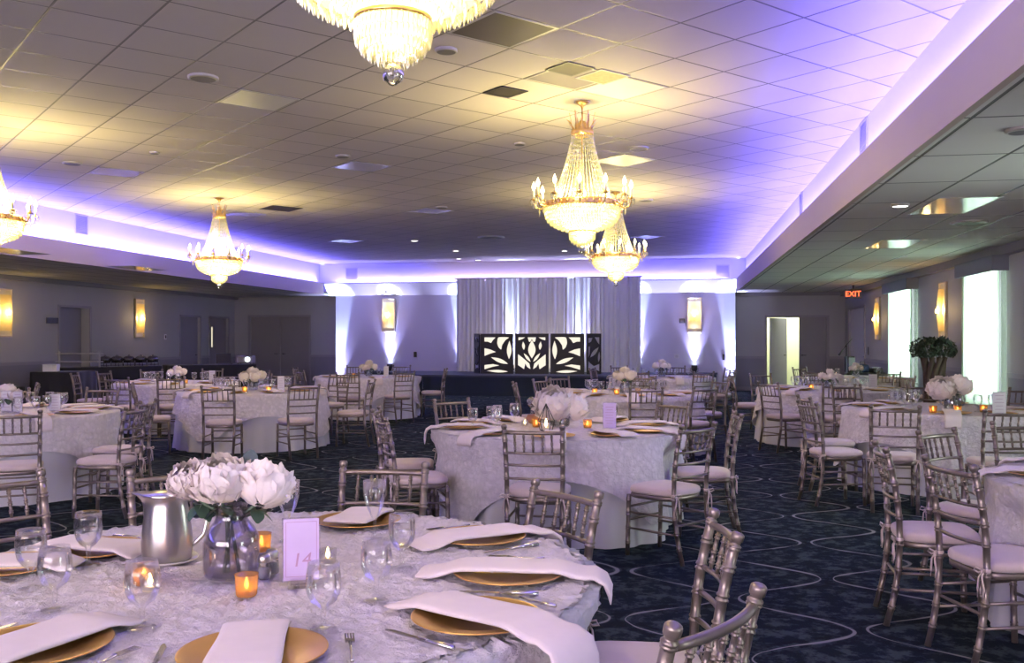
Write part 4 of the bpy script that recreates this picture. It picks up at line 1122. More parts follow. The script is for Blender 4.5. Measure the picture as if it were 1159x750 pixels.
# ================================================================ the pitcher table
C0 = hall(*TABLES[0][1])
PHR = {nm: ph for nm, c, ph, ch in TABLES}
def table_item(px, py, z=TOP): x, y = on_level(px, py, z); return (x, y, z)
def setting(nm, centre, deg_view, rad, nap, lab_extra='', cutl=False, lift=0.0):
    a = R(deg_view) + TH; x, y = centre[0] + rad*math.cos(a), centre[1] + rad*math.sin(a)
    return x, y, a
PS = [(-78,.82,nap_front,'camera side',1), (-39,.85,nap_long,'window-camera corner',1), (-7,.745,nap_a,'window side',1), (34,.765,nap_b,'stage-window corner',1), (78,.74,nap_fold,'stage side',0),
      (160,.69,nap_c,'buffet-stage corner',1), (180,.82,nap_c,'buffet side',0), (246,.83,nap_long,'camera-buffet corner',1)]
for dg_, rad, nap, where, cut in PS:
    x, y, a = setting('pitcher', C0, dg_, rad, nap)
    charger('gold charger on the %s of pitcher table' % where, (x, y, TOP+.003), 0)
    rz = a
    nap('blush folded napkin across the charger on the %s of pitcher table' % where, (x, y, TOP+.003), rz)
    if cut:
        for s, K, nm2, off in ((1, fork, 'fork', .215), (-1, knife, 'knife', .205)):
            fx, fy = x - s*(-math.sin(a))*(-off), y - s*(math.cos(a))*(-off)
            fx, fy = x + s*math.sin(a)*off*(-1), y + s*math.cos(a)*off
            K('steel %s beside the charger on the %s of pitcher table' % (nm2, where), (fx, fy, TOP+.006), a + PI)
# glasses read off the table
GL0 = [(goblet,100,640,'between two gold chargers, half full of water'), (goblet,35,666,'by the frame edge, taller looking of two'), (wine,62,690,'before the goblet by the frame edge'), (wine,161,711,'before the red glowing votive'),
       (wine,366,713,'between the lilac card and the camera'), (wine,426,680,'before another goblet, near the window side napkins'), (goblet,455,643,'behind another goblet, near the window side napkins'), (flute,424,612,'before the chair behind the pitcher table'), (flute,326,612,'behind the lilac card')]
for K, px, py, lab in GL0:
    K('clear stemmed glass %s on the pitcher table' % lab, table_item(px, py), 0)
# pitcher on its saucer
pl = table_item(189, 636)
sa = B('saucer', MB().lathe([(0,.003),(.06,.003),(.09,.010),(.098,.014),(.099,.012),(.09,.006),(.06,0),(0,0)], 36), M['white_ceramic'], None, (pl[0], pl[1], TOP+.003)); tag(sa, 'white saucer under the steel pitcher', 'saucer')
p = thing('water_pitcher', 'polished steel bell pitcher standing on a white saucer', 'pitcher', (pl[0], pl[1], TOP+.0075), R(200))
pr = [(0,.0),(.066,.0),(.074,.006),(.078,.03),(.079,.06),(.076,.10),(.070,.14),(.064,.175),(.062,.19),(.066,.205),(.076,.215)]
mb = MB(); n = 40; vs, fs = [], []
full = pr + [(r-.003, z) for r, z in reversed(pr[1:])] + [(0,.006)]
for r, z in full:
    for k in range(n):
        a = 2*PI*k/n; sp = max(0, math.cos(a))**10*max(0, (z-.15)/.065)**1.5*.035
        vs.append(((r+sp*(r > .01))*math.cos(a), r*math.sin(a), z + (.004 if sp > .01 else 0)))
for i in range(len(full)-1):
    for k in range(n): k2 = (k+1) % n; fs.append((i*n+k, i*n+k2, (i+1)*n+k2, (i+1)*n+k))
mb.add(vs, fs); B('body', mb, M['steel'], p)
B('handle', MB().tube([(-.064,0,.19),(-.095,0,.20),(-.125,0,.18),(-.13,0,.13),(-.115,0,.08),(-.085,0,.05),(-.076,0,.045)], [.006,.008,.009,.009,.008,.007,.006], 10), M['steel'], p)
# smoky vase with three peonies
vx, vy, _ = table_item(262, 654)
v = thing('flower_vase', 'smoky grey glass bottle vase holding three pale peonies', 'vase', (vx, vy, TOP+.004), 0)
B('glass_body', vase_mb(), M['smoke_glass'], v); B('water', VW, M['water'], v)
def bl(px, py, dd, base):                    # a bloom seen at a pixel, dd metres nearer than the vase
    d = view(vx, vy)[1] - dd; X = (px-CX)/FOC*d; x, y = hall(X, d); return (x, y, EYE - (py-HOR)/FOC*d)
fb = (vx, vy, TOP+.018)
GP = 'pale peonies in the smoky vase'
peony('large pale pink peony in the middle of the smoky vase', (vx-.01, vy, TOP+.018), bl(249, 540, .03, fb), .082, (.35, -.15, .4), 'flower', GP, leaves=6, seed=1)
peony('smaller pale peony at the pitcher side of the smoky vase', (vx+.02, vy+.01, TOP+.018), bl(215, 541, -.02, fb), .060, (.2, -.6, 1.4), 'flower', GP, leaves=5, seed=2)
pe = peony('large white peony at the card side of the smoky vase', (vx-.02, vy-.01, TOP+.018), bl(300, 546, .0, fb), .080, (.3, .45, 2.2), 'flower', GP, leaves=6, seed=3)
q = Vector(bl(281, 529, -.01, fb)) - Vector(pe.location); dl = O('leaf', LEAFD, pe, q, (R(75), R(8), R(12))); dl['label'] = 'dark slate leaf'
votive('amber votive candle before the smoky vase', (*table_item(279, 677)[:2], TOP+.004), 0)
votive('amber votive candle glowing red behind an empty goblet, beside the pitcher', (*table_item(163, 664)[:2], TOP+.004), 0)
votive('amber votive candle half hidden between vase and shakers', (*table_item(296, 626)[:2], TOP+.004), 0)
tealight('clear tealight glass with a yellow flame beside the lilac card', (*table_item(371, 640)[:2], TOP+.004), 0)
tealight('clear tealight glass burning just before the red votive', (*table_item(170, 672)[:2], TOP+.004), 0)
def make_shaker():
    o = thing('shaker', 'x', 'shaker', group='salt and pepper shakers')
    B('glass_jar', MB().lathe([(0,.002),(.018,.002),(.021,.008),(.019,.05),(.018,.054),(0,.054)], 8), M['vase_glass'], o)
    B('contents', MB().lathe([(0,.005),(.016,.005),(.0165,.034),(0,.036)], 8), M['shaker_fill'], o)
    B('lid', MB().lathe([(.0185,.052),(.0195,.056),(.0195,.066),(.015,.075),(0,.079)], 12), M['steel'], o); return o
M['shaker_fill'] = simple('salt', (.35,.33,.36), .8)
shaker = Kind(make_shaker)
shaker('glass shaker with a steel lid beside the smoky vase', (*table_item(299, 657)[:2], TOP+.004), 0)
shaker('glass shaker with a steel lid on the card side of its twin', (*table_item(308, 651)[:2], TOP+.004), .3)
card('lilac acrylic table number card reading 14 on the pitcher table', (*table_item(341, 664)[:2], TOP+.004), TH + R(14), .108, .185, M['card_lilac'], '14')

# ================================================================ the lantern table
C1 = hall(*TABLES[1][1])
def place_ring(nm, centre, degs, rad=.76, naps=(nap_a, nap_c, nap_b), K=None, glasses=(.47, .50), gk=None, both=True, skip=()):
    """chargers, napkins and glasses round a table; degs in view degrees from the centre (90 = away from the camera)"""
    secs = {}
    for i, dg_ in enumerate(degs):
        a = R(dg_) + TH; x, y = centre[0] + rad*math.cos(a), centre[1] + rad*math.sin(a)
        s = sector(math.cos(a), math.sin(a)); secs.setdefault(s, []).append((i, a, x, y))
    ph = PHR[nm]
    for s, g in secs.items():
        g.sort(key=lambda q: -q[3])
        for j, (i, a, x, y) in enumerate(g):
            ex = '' if len(g) == 1 else ', closer to the stage' if j == 0 else ', further from the stage'
            charger('gold charger, %s of %s%s' % (s, ph, ex), (x, y, TOP+.002), 0)
            naps[i % len(naps)]('blush napkin, %s of %s%s' % (s, ph, ex), (x, y, TOP+.002), a)
            if degs[i] in skip: continue
            for q, (rg, da) in enumerate(((.51, .18), (.47, -.12))[:2 if both else 1]):
                b = a + da; kk = (gk or small_glass)
                kk('stemmed glass%s, %s of %s%s' % ((' with the napkin' if False else ''), s, ph, ex) if not both else 'glass %s, %s of %s%s' % (('counter-clockwise' if q == 0 else 'clockwise'), s, ph, ex),
                   (centre[0] + rg*math.cos(b), centre[1] + rg*math.sin(b), TOP+.003), 0)
place_ring('lantern', C1, (-95, -60, -28, 12, 50, 88, 122, 152, 186, 226), .76, gk=wine, both=False, skip=(-95, -60, 226, 88, -28))
lx, ly, _ = table_item(634, 483)
v = thing('flower_vase', 'clear glass vase holding round white blooms on the lantern table', 'vase', (lx, ly, TOP+.003)); B('glass_body', vase_mb(.95), M['vase_glass'], v); B('water', VW, M['water'], v)
def bl2(px, py, bx, by, dd=0):
    d = view(bx, by)[1] - dd; X = (px-CX)/FOC*d; x, y = hall(X, d); return (x, y, EYE - (py-HOR)/FOC*d)
G4 = 'white blooms on the lantern table'
peony('large white bloom at the buffet side of the lantern table vase', (lx, ly, TOP+.02), bl2(627, 455, lx, ly, .03), .155, (.5,-.2,.3), 'flower', G4, leaves=3, seed=4)
peony('white bloom at the window side of the lantern table vase', (lx, ly, TOP+.02), bl2(649, 459, lx, ly), .12, (.3,.5,1.3), 'flower', G4, leaves=4, seed=5)
def lantern(lab, loc, s):
    o = thing('wire_lantern', lab, 'lantern', loc, .4); h = .17*s; w = .055*s; f = MB(); P = [(w*math.cos(k*PI/2.5), w*math.sin(k*PI/2.5)) for k in range(5)]
    for k in range(5):
        a, b = P[k], P[(k+1) % 5]
        f.tube([(a[0]*.7, a[1]*.7, .004), (a[0], a[1], h*.35)], .0035, 5); f.tube([(a[0], a[1], h*.35), (0, 0, h)], .0035, 5); f.tube([(a[0], a[1], h*.35), (b[0], b[1], h*.35)], .003, 5); f.tube([(a[0]*.7, a[1]*.7, .004), (b[0]*.7, b[1]*.7, .004)], .003, 5)
    B('wire_frame', f, M['dark_metal'], o); c = MB().lathe([(0,.003),(.025,.003),(.026,.03),(0,.03)], 14); B('candle', c, M['wax'], o)
    B('flame', MB().lathe([(0,.032),(.010,.045),(.012,.058),(.006,.08),(0,.1)], 8), M['flame'], o); return o
lantern('black wire lantern with a candle below the white blooms', (*table_item(618, 488)[:2], TOP+.003), 1.25)
votive('amber votive on the window side of the lantern table vase', (*table_item(665, 485)[:2], TOP+.003), 0, scale=1.1)
votive('amber votive under the violet glass ball on the lantern table', (*table_item(607, 484)[:2], TOP+.003), 0, scale=1.1)
tealight('tealight at the buffet side of the lantern table', (*table_item(594, 483)[:2], TOP+.003), 0)
cb = thing('candle_bowl', 'peach glass candle bowl beside the wire lantern', 'candle holder', (*table_item(604, 480)[:2], TOP+.003))
B('glass_bowl', MB().lathe([(0,.003),(.03,.003),(.06,.03),(.065,.05),(.05,.08),(.048,.08),(.06,.05),(0,.01)], 24), M['peach'] if 'peach' in M else M.setdefault('peach', glass('peach_glass', (.98,.75,.6), .6, .08, .05, .5, (1,.62,.42))), cb)
B('wax', MB().lathe([(0,.012),(.035,.018),(0,.03)], 14), M['wax'], cb)
card('tall lilac menu card standing on the lantern table', (*table_item(690, 487)[:2], TOP+.003), TH-R(6), .108, .205, M['card_lilac'], None, 7)
gm = thing('gem_ball', 'faceted glass ball glinting violet beside the white blooms', 'ornament', (*table_item(602, 478.5)[:2], TOP+.003))
f = MB(); f.lathe([(0,.004),(.04,.004),(.012,.02),(.010,.12),(.02,.135),(0,.135)], 10); B('pedestal', f, M['vase_glass'], gm)
bmx = bmesh.new(); bmesh.ops.create_icosphere(bmx, subdivisions=2, radius=.045); me = bpy.data.meshes.new('ball'); bmx.to_mesh(me); bmx.free(); me.materials.append(M['facet']) if 'facet' in M else me.materials.append(M.setdefault('facet', glass('faceted_glass', (.75,.72,.95), .8, .3, .02)))
O('ball', me, gm, (0, 0, .178))
goblet('stemmed glass by the buffet edge of the lantern table, first of two', table_item(535, 486), 0); goblet('stemmed glass by the buffet edge of the lantern table, second of two', table_item(556, 483), 0)

# ================================================================ the other tables
def bouquet(lab, loc, n, r, spread, h, mesh, seed, flat=.5, grp='rose bouquets on the farther tables'):
    rnd = random.Random(seed); o = thing('rose_bouquet', lab, 'flowers', loc, 0, grp)
    for k in range(n):
        a = 2*PI*k/max(1, n-1) + rnd.uniform(-.3,.3); q = 0 if k == 0 else spread*rnd.uniform(.8,1.05)
        z = h - flat*q*q/spread + (0 if k else .02)
        bb = O('bloom', mesh, o, (q*math.cos(a), q*math.sin(a), z), (rnd.uniform(-.4,.4) , rnd.uniform(-.4,.4)+ .5*(q > 0)*math.cos(a), rnd.uniform(0,6))); bb.scale = (r,)*3
        st = MB(); st.tube([(0,0,.02), (q*.3*math.cos(a), q*.3*math.sin(a), h*.5), (q*.9*math.cos(a), q*.9*math.sin(a), z-r*.6)], .004, 5); B('stem', st, M['stem'], o)
    for k in range(7):
        a = k*.9 + rnd.uniform(0,.4); O('leaf', LEAF, o, (spread*.6*math.cos(a), spread*.6*math.sin(a), h-.07), (rnd.uniform(-.8,0), 0, a - PI/2)).scale = (1.5,)*3
    return o
def centre(nm, n, r, spread, h, mesh, lab, px=None, py=None, vs=.85):
    c = hall(*TABLES[[t[0] for t in TABLES].index(nm)][1])
    if px: c = on_level(px, py, TOP)
    v = thing('flower_vase', 'glass vase of flowers on %s' % PHR[nm], 'vase', (c[0], c[1], TOP+.003)); B('glass_body', vase_mb(vs), M['vase_glass'], v)
    bouquet('%s on %s' % (lab, PHR[nm]), (c[0], c[1], TOP+.012), n, r, spread, h, mesh, len(nm)*7+n)
    return c
for nm, n, r, sp, h, mesh, lab, px, py in (('second', 7, .065, .11, .27, BL_CR, 'cream rose bouquet', None, None), ('third', 6, .07, .13, .25, BL_SM, 'white rose bouquet', None, None), ('door', 9, .055, .13, .22, BL_SM, 'small white rose bouquet', None, None),
                                     ('yellow', 7, .075, .13, .24, BL_CR, 'yellowish rose bouquet', None, None), ('uplight', 6, .07, .14, .23, BL_CR, 'yellowish rose bouquet', None, None), ('buffet', 7, .065, .11, .20, BL_SM, 'white rose bouquet', None, None),
                                     ('mic', 4, .06, .09, .2, BL_SM, 'small white bouquet', None, None), ('cards', 3, .07, .1, .2, BL_SM, 'low white bouquet', None, None)):
    centre(nm, n, r, sp, h, mesh, lab, px, py)
bx_, by_ = on_level(1078, 466, TOP)
v = thing('flower_vase', 'clear vase with two big white blooms before the curtain', 'vase', (bx_, by_, TOP+.003)); B('glass_body', vase_mb(.95), M['vase_glass'], v); B('water', VW, M['water'], v)
G5 = 'big white blooms before the bright curtain'
peony('big white bloom in the curtain side vase, towards the stage door', (bx_, by_, TOP+.02), bl2(1066, 438, bx_, by_, .02), .125, (.5,-.4,.3), 'flower', G5, leaves=3, seed=8, mesh=BL_BIG)
peony('big white bloom in the curtain side vase, towards the window', (bx_, by_, TOP+.02), bl2(1087, 435, bx_, by_), .105, (.3,.6,1.3), 'flower', G5, leaves=3, seed=9, mesh=BL_BIG)
ALL10 = (-96, -62, -26, 14, 50, 88, 126, 158, 196, 232)
for nm, degs, both in (('second', (-130,-90,-50,-10,90,150,190), True), ('third', (-120,-80,-30,160,210), False), ('door', (-140,-95,-50,0,150,195), True), ('blooms', (-160,-110,-70,-30,60,110,150), True), ('edge', (120,160,200), True), ('mic', (-120,-70,200), False),
                       ('yellow', (-130,-95,-55,-15,30,90,150,190), True), ('uplight', (-110,-70,-20,200), False), ('buffet', (-120,-80,-30,20,150,200), True), ('cards', (-80,-45,-10,30,60,100), True)):
    c = hall(*TABLES[[t[0] for t in TABLES].index(nm)][1]); near = nm in ('blooms', 'edge')
    place_ring(nm, c, degs, .76, (nap_a, nap_b, nap_c), gk=wine if near else small_glass, both=both)
for px, py, nm, w in ((698, 447, 'second', 'stage'), (673, 446, 'second', 'buffet'), (722, 446, 'second', 'window')):
    votive('amber votive on the %s side of the cream roses, table behind the lantern table' % w, (*on_level(px, py, TOP), TOP+.003), 0, scale=1.15)
for px, py, lab in ((277, 444, 'votive at the buffet side of the yellowish roses under the small chandelier'), (304, 444, 'votive at the stage side of the yellowish roses under the small chandelier'), (1056, 468, 'votive at the stage door side of the two big white blooms'), (1084, 468, 'votive before the two big white blooms'),
                    (918, 441, 'votive on the small white roses table before the ajar door'), (210, 434.5, 'votive on the white roses table before the black buffet'), (400, 427, 'votive on the table before the buffet end of the stage wall'), (1113, 467, 'votive beside the pale card near the bright curtain')):
    votive('amber ' + lab, (*on_level(px, py, TOP), TOP+.003), 0, scale=1.15)
for px, py, rz, lab, w, h in ((318, 443, 0, 'white card standing on the yellowish roses table', .10, .20), (240, 434, .1, 'white card standing on the white roses table before the buffet', .10, .20), (1131, 470, -.1, 'pale card standing near the bright curtain on the two blooms table', .13, .21),
                              (7, 467, .2, 'white card at the frame edge on the three cards table', .10, .2), (20, 467.5, -.1, 'patterned card, middle of the three standing cards', .10, .2), (62, 467, .15, 'white card, towards the aisle, of the three standing cards', .11, .17), (437, 427, 0, 'pink card standing before the uplit stage wall', .1, .2), (988, 440, 0, 'pale card on the small white roses table', .13, .2)):
    card(lab, (*on_level(px, py, TOP), TOP+.003), TH + rz, w, h, M['card_white'], None, 5)
# ---------------------------------------------------------------- chandeliers
def strand_mb():
    mb = MB(); N = 40
    for k in range(N):
        a = 2*PI*k/N; pts, rs = [], []
        nb = 26
        for i in range(nb+1):
            t = i/nb; r = .115 + (.315-.115)*t**1.35; z = -.36 - .69*t
            pts.append((r*math.cos(a), r*math.sin(a), z)); rs.append(.0085 if i % 2 else .0028)
        mb.tube(pts, rs, 4, True, False)
    return mb
def drops_row(r, z, n, h, dr, jit=0.0):
    mb = MB()
    for k in range(n):
        a = 2*PI*(k + jit)/n; mb.drop(r*math.cos(a), r*math.sin(a), z, dr, h, 5)
    return mb
def make_chandelier():
    o = thing('chandelier', 'x', 'chandelier', group='brass and crystal chandeliers'); g = M['brass']; cr = M['crystal']
    B('ceiling_canopy', MB().lathe([(0,0),(.075,0),(.078,-.012),(.05,-.025),(.02,-.05),(.012,-.07),(0,-.07)], 20), g, o)
    ch = MB()
    for i in range(5): zz = -.075 - i*.024; ch.tube([(.009*math.cos(q)*(i % 2), .009*math.cos(q)*((i+1) % 2), zz + .015*math.sin(q)) for q in [2*PI*j/8 for j in range(9)]], .003, 5, False)
    ch.tube([(0,0,-.06),(0,0,-1.1)], .006, 6); B('chain', ch, g, o)
    cw = MB(); cw.lathe([(.095,-.30),(.118,-.31),(.122,-.335),(.112,-.365),(.10,-.36),(.10,-.31)], 28)
    for k in range(12):                                   # acanthus leaves of the crown
        a = 2*PI*k/12; tall = k % 2 == 0; L = .20 if tall else .13; out = .035 if tall else .085; vs = []
        for j in range(6):
            t = j/5; r = .105 + out*t**1.6; z = -.315 + L*t - (.02*max(0, t-.7)/.3 if not tall else 0); w = .030*(1-.75*t)*(.7+.3*math.sin(j*2.2))
            for u in (-1, 1): vs.append((r*math.cos(a) - u*w*math.sin(a), r*math.sin(a) + u*w*math.cos(a), z))
        vs += [(x*.96, y*.96, z-.002) for x, y, z in vs]; n = 12
        fs = [(2*j, 2*j+1, 2*j+3, 2*j+2) for j in range(5)] + [(n+2*j, n+2*j+2, n+2*j+3, n+2*j+1) for j in range(5)] + [(2*j, 2*j+2, n+2*j+2, n+2*j) for j in range(5)] + [(2*j+1, n+2*j+1, n+2*j+3, 2*j+3) for j in range(5)]
        cw.add(vs, fs)
    cw.lathe([(.0,-.2),(.03,-.21),(.05,-.25),(.06,-.3),(.1,-.31)], 16); B('crown', cw, g, o)
    B('bead_strands', strand_mb(), cr, o)['kind'] = 'stuff'
    rg = MB(); rg.lathe([(.372,-1.06),(.392,-1.065),(.398,-1.085),(.388,-1.10),(.398,-1.115),(.39,-1.13),(.37,-1.125),(.372,-1.06)], 48)
    for k in range(36): a = 2*PI*k/36; rg.lathe([(0,.014),(.012,.006),(.012,-.006),(0,-.014)], 6, (.397*math.cos(a), .397*math.sin(a), -1.094))
    for k in range(4): a = PI*k/4; rg.tube([(.375*math.cos(a), .375*math.sin(a), -1.09), (-.375*math.cos(a), -.375*math.sin(a), -1.09)], .005, 5)
    B('ring', rg, g, o)
    am = MB(); am.tube([(.39,0,-1.10),(.44,0,-1.135),(.49,0,-1.12),(.515,0,-1.07),(.515,0,-1.035)], [.008,.009,.008,.007,.007], 7)
    am.lathe([(0,0),(.012,.0),(.034,.012),(.036,.018),(.014,.016),(.013,.03),(0,.03)], 12, (.515,0,-1.045)); am.tube([(.42,0,-1.12),(.43,0,-1.07),(.455,0,-1.06),(.46,0,-1.085)], .005, 6)
    amm = am.mesh('arm', g)
    slv = MB().lathe([(.011,-1.018),(.0125,-1.018),(.0115,-.935),(0,-.935)], 10, (.515,0,0)).mesh('candle_sleeve', M['candlesleeve'])
    blb = MB().lathe([(.006,-.936),(.011,-.928),(.021,-.905),(.020,-.885),(.009,-.860),(.003,-.843),(0,-.838)], 10, (.515,0,0)).mesh('flame_bulb', M['bulb'])
    pdm = MB()
    for k in range(6): a = 2*PI*k/6; pdm.drop(.515 + .033*math.cos(a), .033*math.sin(a), -1.03, .009, .075, 5)
    pdm.drop(.455,0,-1.13,.01,.09,5); pdm.lathe([(0,.008),(.007,0),(0,-.008)], 6, (.515,0,-1.12)); pdm = pdm.mesh('crystal_drops', cr)
    for k in range(12):
        ob = O('candle_arm', amm, o, (0,0,0), (0,0,2*PI*k/12)); O('candle_sleeve', slv, ob); O('flame_bulb', blb, ob); O('crystal_drops', pdm, ob)
    rows = [(.398,-1.12,92,.058,.010), (.398,-1.155,92,.058,.010), (.390,-1.195,90,.055,.010), (.370,-1.235,84,.052,.010), (.338,-1.268,76,.050,.010), (.30,-1.292,68,.048,.010), (.26,-1.312,58,.046,.010), (.218,-1.328,48,.045,.010), (.175,-1.34,38,.045,.010)]
    for i, (r, z, n, h, d) in enumerate(rows): B('crystal_row', drops_row(r, z, n, h, d, i*.5), cr, o)
    B('basket_ring', MB().lathe([(.132,-1.368),(.140,-1.368),(.140,-1.383),(.132,-1.383),(.132,-1.368)], 32), g, o)
    for i, (r, z, n, h, d) in enumerate([(.137,-1.376,44,.062,.009), (.134,-1.415,42,.06,.009), (.115,-1.45,36,.055,.009), (.088,-1.475,28,.05,.009), (.055,-1.495,18,.05,.009)]): B('basket_row', drops_row(r, z, n, h, d, i*.5), cr, o)
    B('bowl_lining', MB().lathe([(.385,-1.12),(.383,-1.18),(.36,-1.24),(.30,-1.285),(.22,-1.32),(.13,-1.345),(.12,-1.42),(.09,-1.47),(.04,-1.50)], 32), cr, o)
    B('crystal_ball', MB().lathe([(0,-1.525),(.012,-1.530),(.034,-1.548),(.040,-1.570),(.034,-1.592),(.014,-1.608),(0,-1.612)], 14), M['vase_glass'], o)
    return o
chandelier = Kind(make_chandelier)
BULB = (1.0,.80,.30)
CK = .905
for X, Y, lab in ((-.386, 3.04, 'large crystal chandelier basket cut by the top of the photo'), (.673, 8.98, 'bigger crystal chandelier of the pair, hanging full height over the hall'), (1.607, 14.5, 'smaller crystal chandelier hanging just behind the bigger one of the pair'),
                  (-4.72, 15.1, 'crystal chandelier hanging alone before the violet buffet side cove'), (-5.6, 9.98, 'crystal chandelier half cut by the frame on the buffet side')):
    x, y = hall(X, Y); chandelier(lab, (x, y, CEIL), R(Y*7), scale=CK)
    k = .55 if Y < 4 else 1.0
    lamp('POINT', 'chandelier_glow', (x, y, CEIL-1.10), 84 if Y > 4 else 36, BULB, shadow_soft_size=.07)
    for j in range(3):
        a = 2*PI*j/3 + .5; lamp('POINT', 'chandelier_bulbs', (x + .40*math.cos(a), y + .40*math.sin(a), CEIL-.80), 16*k, BULB, shadow_soft_size=.05)

# ---------------------------------------------------------------- cove light strips in the troughs
COVE = (.165,.14,1.0)
def strip(name, loc, size_y, rot, power, c=COVE, w=.06):
    o = lamp('AREA', name, loc, power, c, rot=rot, shape='RECTANGLE', size=w, size_y=size_y, spread=R(150)); return o
led = simple('led_strip_cover', (.7,.7,.75), .4)
for nm, x, sg in (('right', XR+.14, -1), ('left', XL-.14, 1)):
    L = YP - .8 - YR; struct('trim_light_' + nm, MB().box(x-.03, x+.03, YR+.1, YP-.7, LIP-.08, LIP-.065), led)
    for i in range(3):
        yy = YR + .4 + L*(i+.5)/3
        strip('cove_light_' + nm, (x, yy, LIP-.04), L/3, (0, R(180 - sg*70), 0), 330 if nm == 'right' else 200)
        strip('cove_light_' + nm, (x - sg*.0, yy, LIP-.03), L/3, (0, R(180 + sg*30), 0), 115 if nm == 'right' else 240)
struct('trim_light_stage', MB().box(XL+.2, XR-.2, YP-.32, YP-.28, LIP-.06, LIP-.05), led)
for i in range(4):
    L = XR - XL - .6; xx = XL + .3 + L*(i+.5)/4
    strip('cove_light_stage', (xx, YP-.30, LIP-.03), L/4, (R(180+18), 0, R(90)), 60 if i in (1, 2) else 120) if False else lamp('AREA', 'cove_light_stage', (xx, YP-.30, LIP-.03), 22 if i in (1, 2) else 62, COVE if i in (0, 3) else (.62,.45,1.0), rot=(R(180-80), 0, 0), shape='RECTANGLE', size=L/4, size_y=.06, spread=R(150))

# ---------------------------------------------------------------- daylight through the curtained windows and added fill light
for s, e in (w1, w2, w3, w4):  # the last two shine through the added windows out of view
    lamp('AREA', 'window_daylight', (XRW+.75, (s+e)/2, 1.6), 120 if s > 10 else 110, (.88,1.0,.91), rot=(0, R(90), 0), shape='RECTANGLE', size=2.1, size_y=1.4)
lamp('POINT', 'corridor_lamp', ((dR[0]+dR[1])/2, YE+1.4, 2.3), 110, (1.0,1.0,.72), shadow_soft_size=.15)
fm = MB()
for xx in (-6.6, -4.2, -1.8, .6): fm.box(xx-.05, xx+.05, YR, YR+.09, .8, 3.2)
for zz in (.8, 3.15): fm.box(-6.65, .65, YR, YR+.09, zz, zz+.07)
struct('window_5', fm, M['trim'])  # bars put round the added fill light, out of view
lamp('AREA', 'rear_fill_light', (-3.0, YR+.02, 2.0), 1800, (1.0,.85,.93), rot=(R(-90), 0, 0), shape='RECTANGLE', size=7.0, size_y=2.2)  # fill light added behind the camera to brighten the hall
pxw = x_on(1045, 12)
ux, uy = XRW-.35, y_on(1047, XRW-.3)
par('small black uplight can on the floor behind the potted tree', (ux, uy, 0), 0)
lamp('SPOT', 'uplight_beam', (ux, uy, .215), 900, (.50,.52,1.0), spot_size=R(32), spot_blend=.6, shadow_soft_size=.04, aim=(XRW, uy, 3.0))
for px, py, z in ((469, 271.5, CEIL), (516, 283, CEIL), (639, 283, CEIL)):
    x, y = on_level(px, py, z); lamp('SPOT', 'downlight_beam', (x, y, z-.03), 120, (1,.94,.85), spot_size=R(70), spot_blend=.5, shadow_soft_size=.06, rot=(0,0,0))

# ---------------------------------------------------------------- buffet along the far side
def draped(lab, x0, y0, x1, y1, depth, h):
    """black clothed trestle: front edge from (x0, y0) to (x1, y1), going back by depth"""
    L = math.hypot(x1-x0, y1-y0); a = math.atan2(y1-y0, x1-x0)
    o = thing('buffet_table', lab, 'table', ((x0+x1)/2, (y0+y1)/2, 0), a, 'black clothed buffet tables')
    B('tabletop', MB().box(-L/2+.02, L/2-.02, .02, depth-.02, h-.04, h-.008), M['door'], o)
    mb = MB(); ring = []; n = 40
    for (p, q, k) in (((-L/2, 0), (L/2, 0), int(L*16)), ((L/2, 0), (L/2, depth), 12), ((L/2, depth), (-L/2, depth), int(L*6)), ((-L/2, depth), (-L/2, 0), 12)):
        for i in range(k): ring.append((p[0]+(q[0]-p[0])*i/k, p[1]+(q[1]-p[1])*i/k))
    vs, fs = [], []; m = len(ring); cy_ = depth/2
    for (z, k) in ((h, 0), (h-.02, .1), (h*.5, .6), (.003, 1)):
        for i, (x, y) in enumerate(ring):
            w = .03*k*math.sin(i*1.3)+.02*k; l = math.hypot(x/L, (y-cy_)/depth) or 1
            vs.append((x + w*(x/L)/l, y + w*((y-cy_)/depth)/l, z))
    for j in range(3):
        for i in range(m): i2 = (i+1) % m; fs.append((j*m+i, j*m+i2, (j+1)*m+i2, (j+1)*m+i))
    fs.append(tuple(range(m-1, -1, -1))); mb.add(vs, fs); B('black_cloth', mb, M['black_cloth'], o); return o, a
HB = .90
def vpt(px, d):
    return hall((px-CX)/FOC*d, d)
b0, b1 = vpt(68, 18.9), vpt(184, 20.7); b2, b3 = vpt(193, 20.9), vpt(290, 22.0)
draped('long black clothed buffet table carrying the chafing dishes', *b0, *b1, .75, HB)
draped('black clothed buffet table carrying the projector, towards the stage', *b2, *b3, .75, HB)
c0, c1 = vpt(34, 16.7), vpt(88, 16.7)
draped('short black clothed buffet table carrying a white box', *c0, *c1, .75, HB)
e0, e1 = vpt(6, 16.0), vpt(28, 16.3)
draped('low black clothed table beside the short buffet table', *e0, *e1, .6, .66)
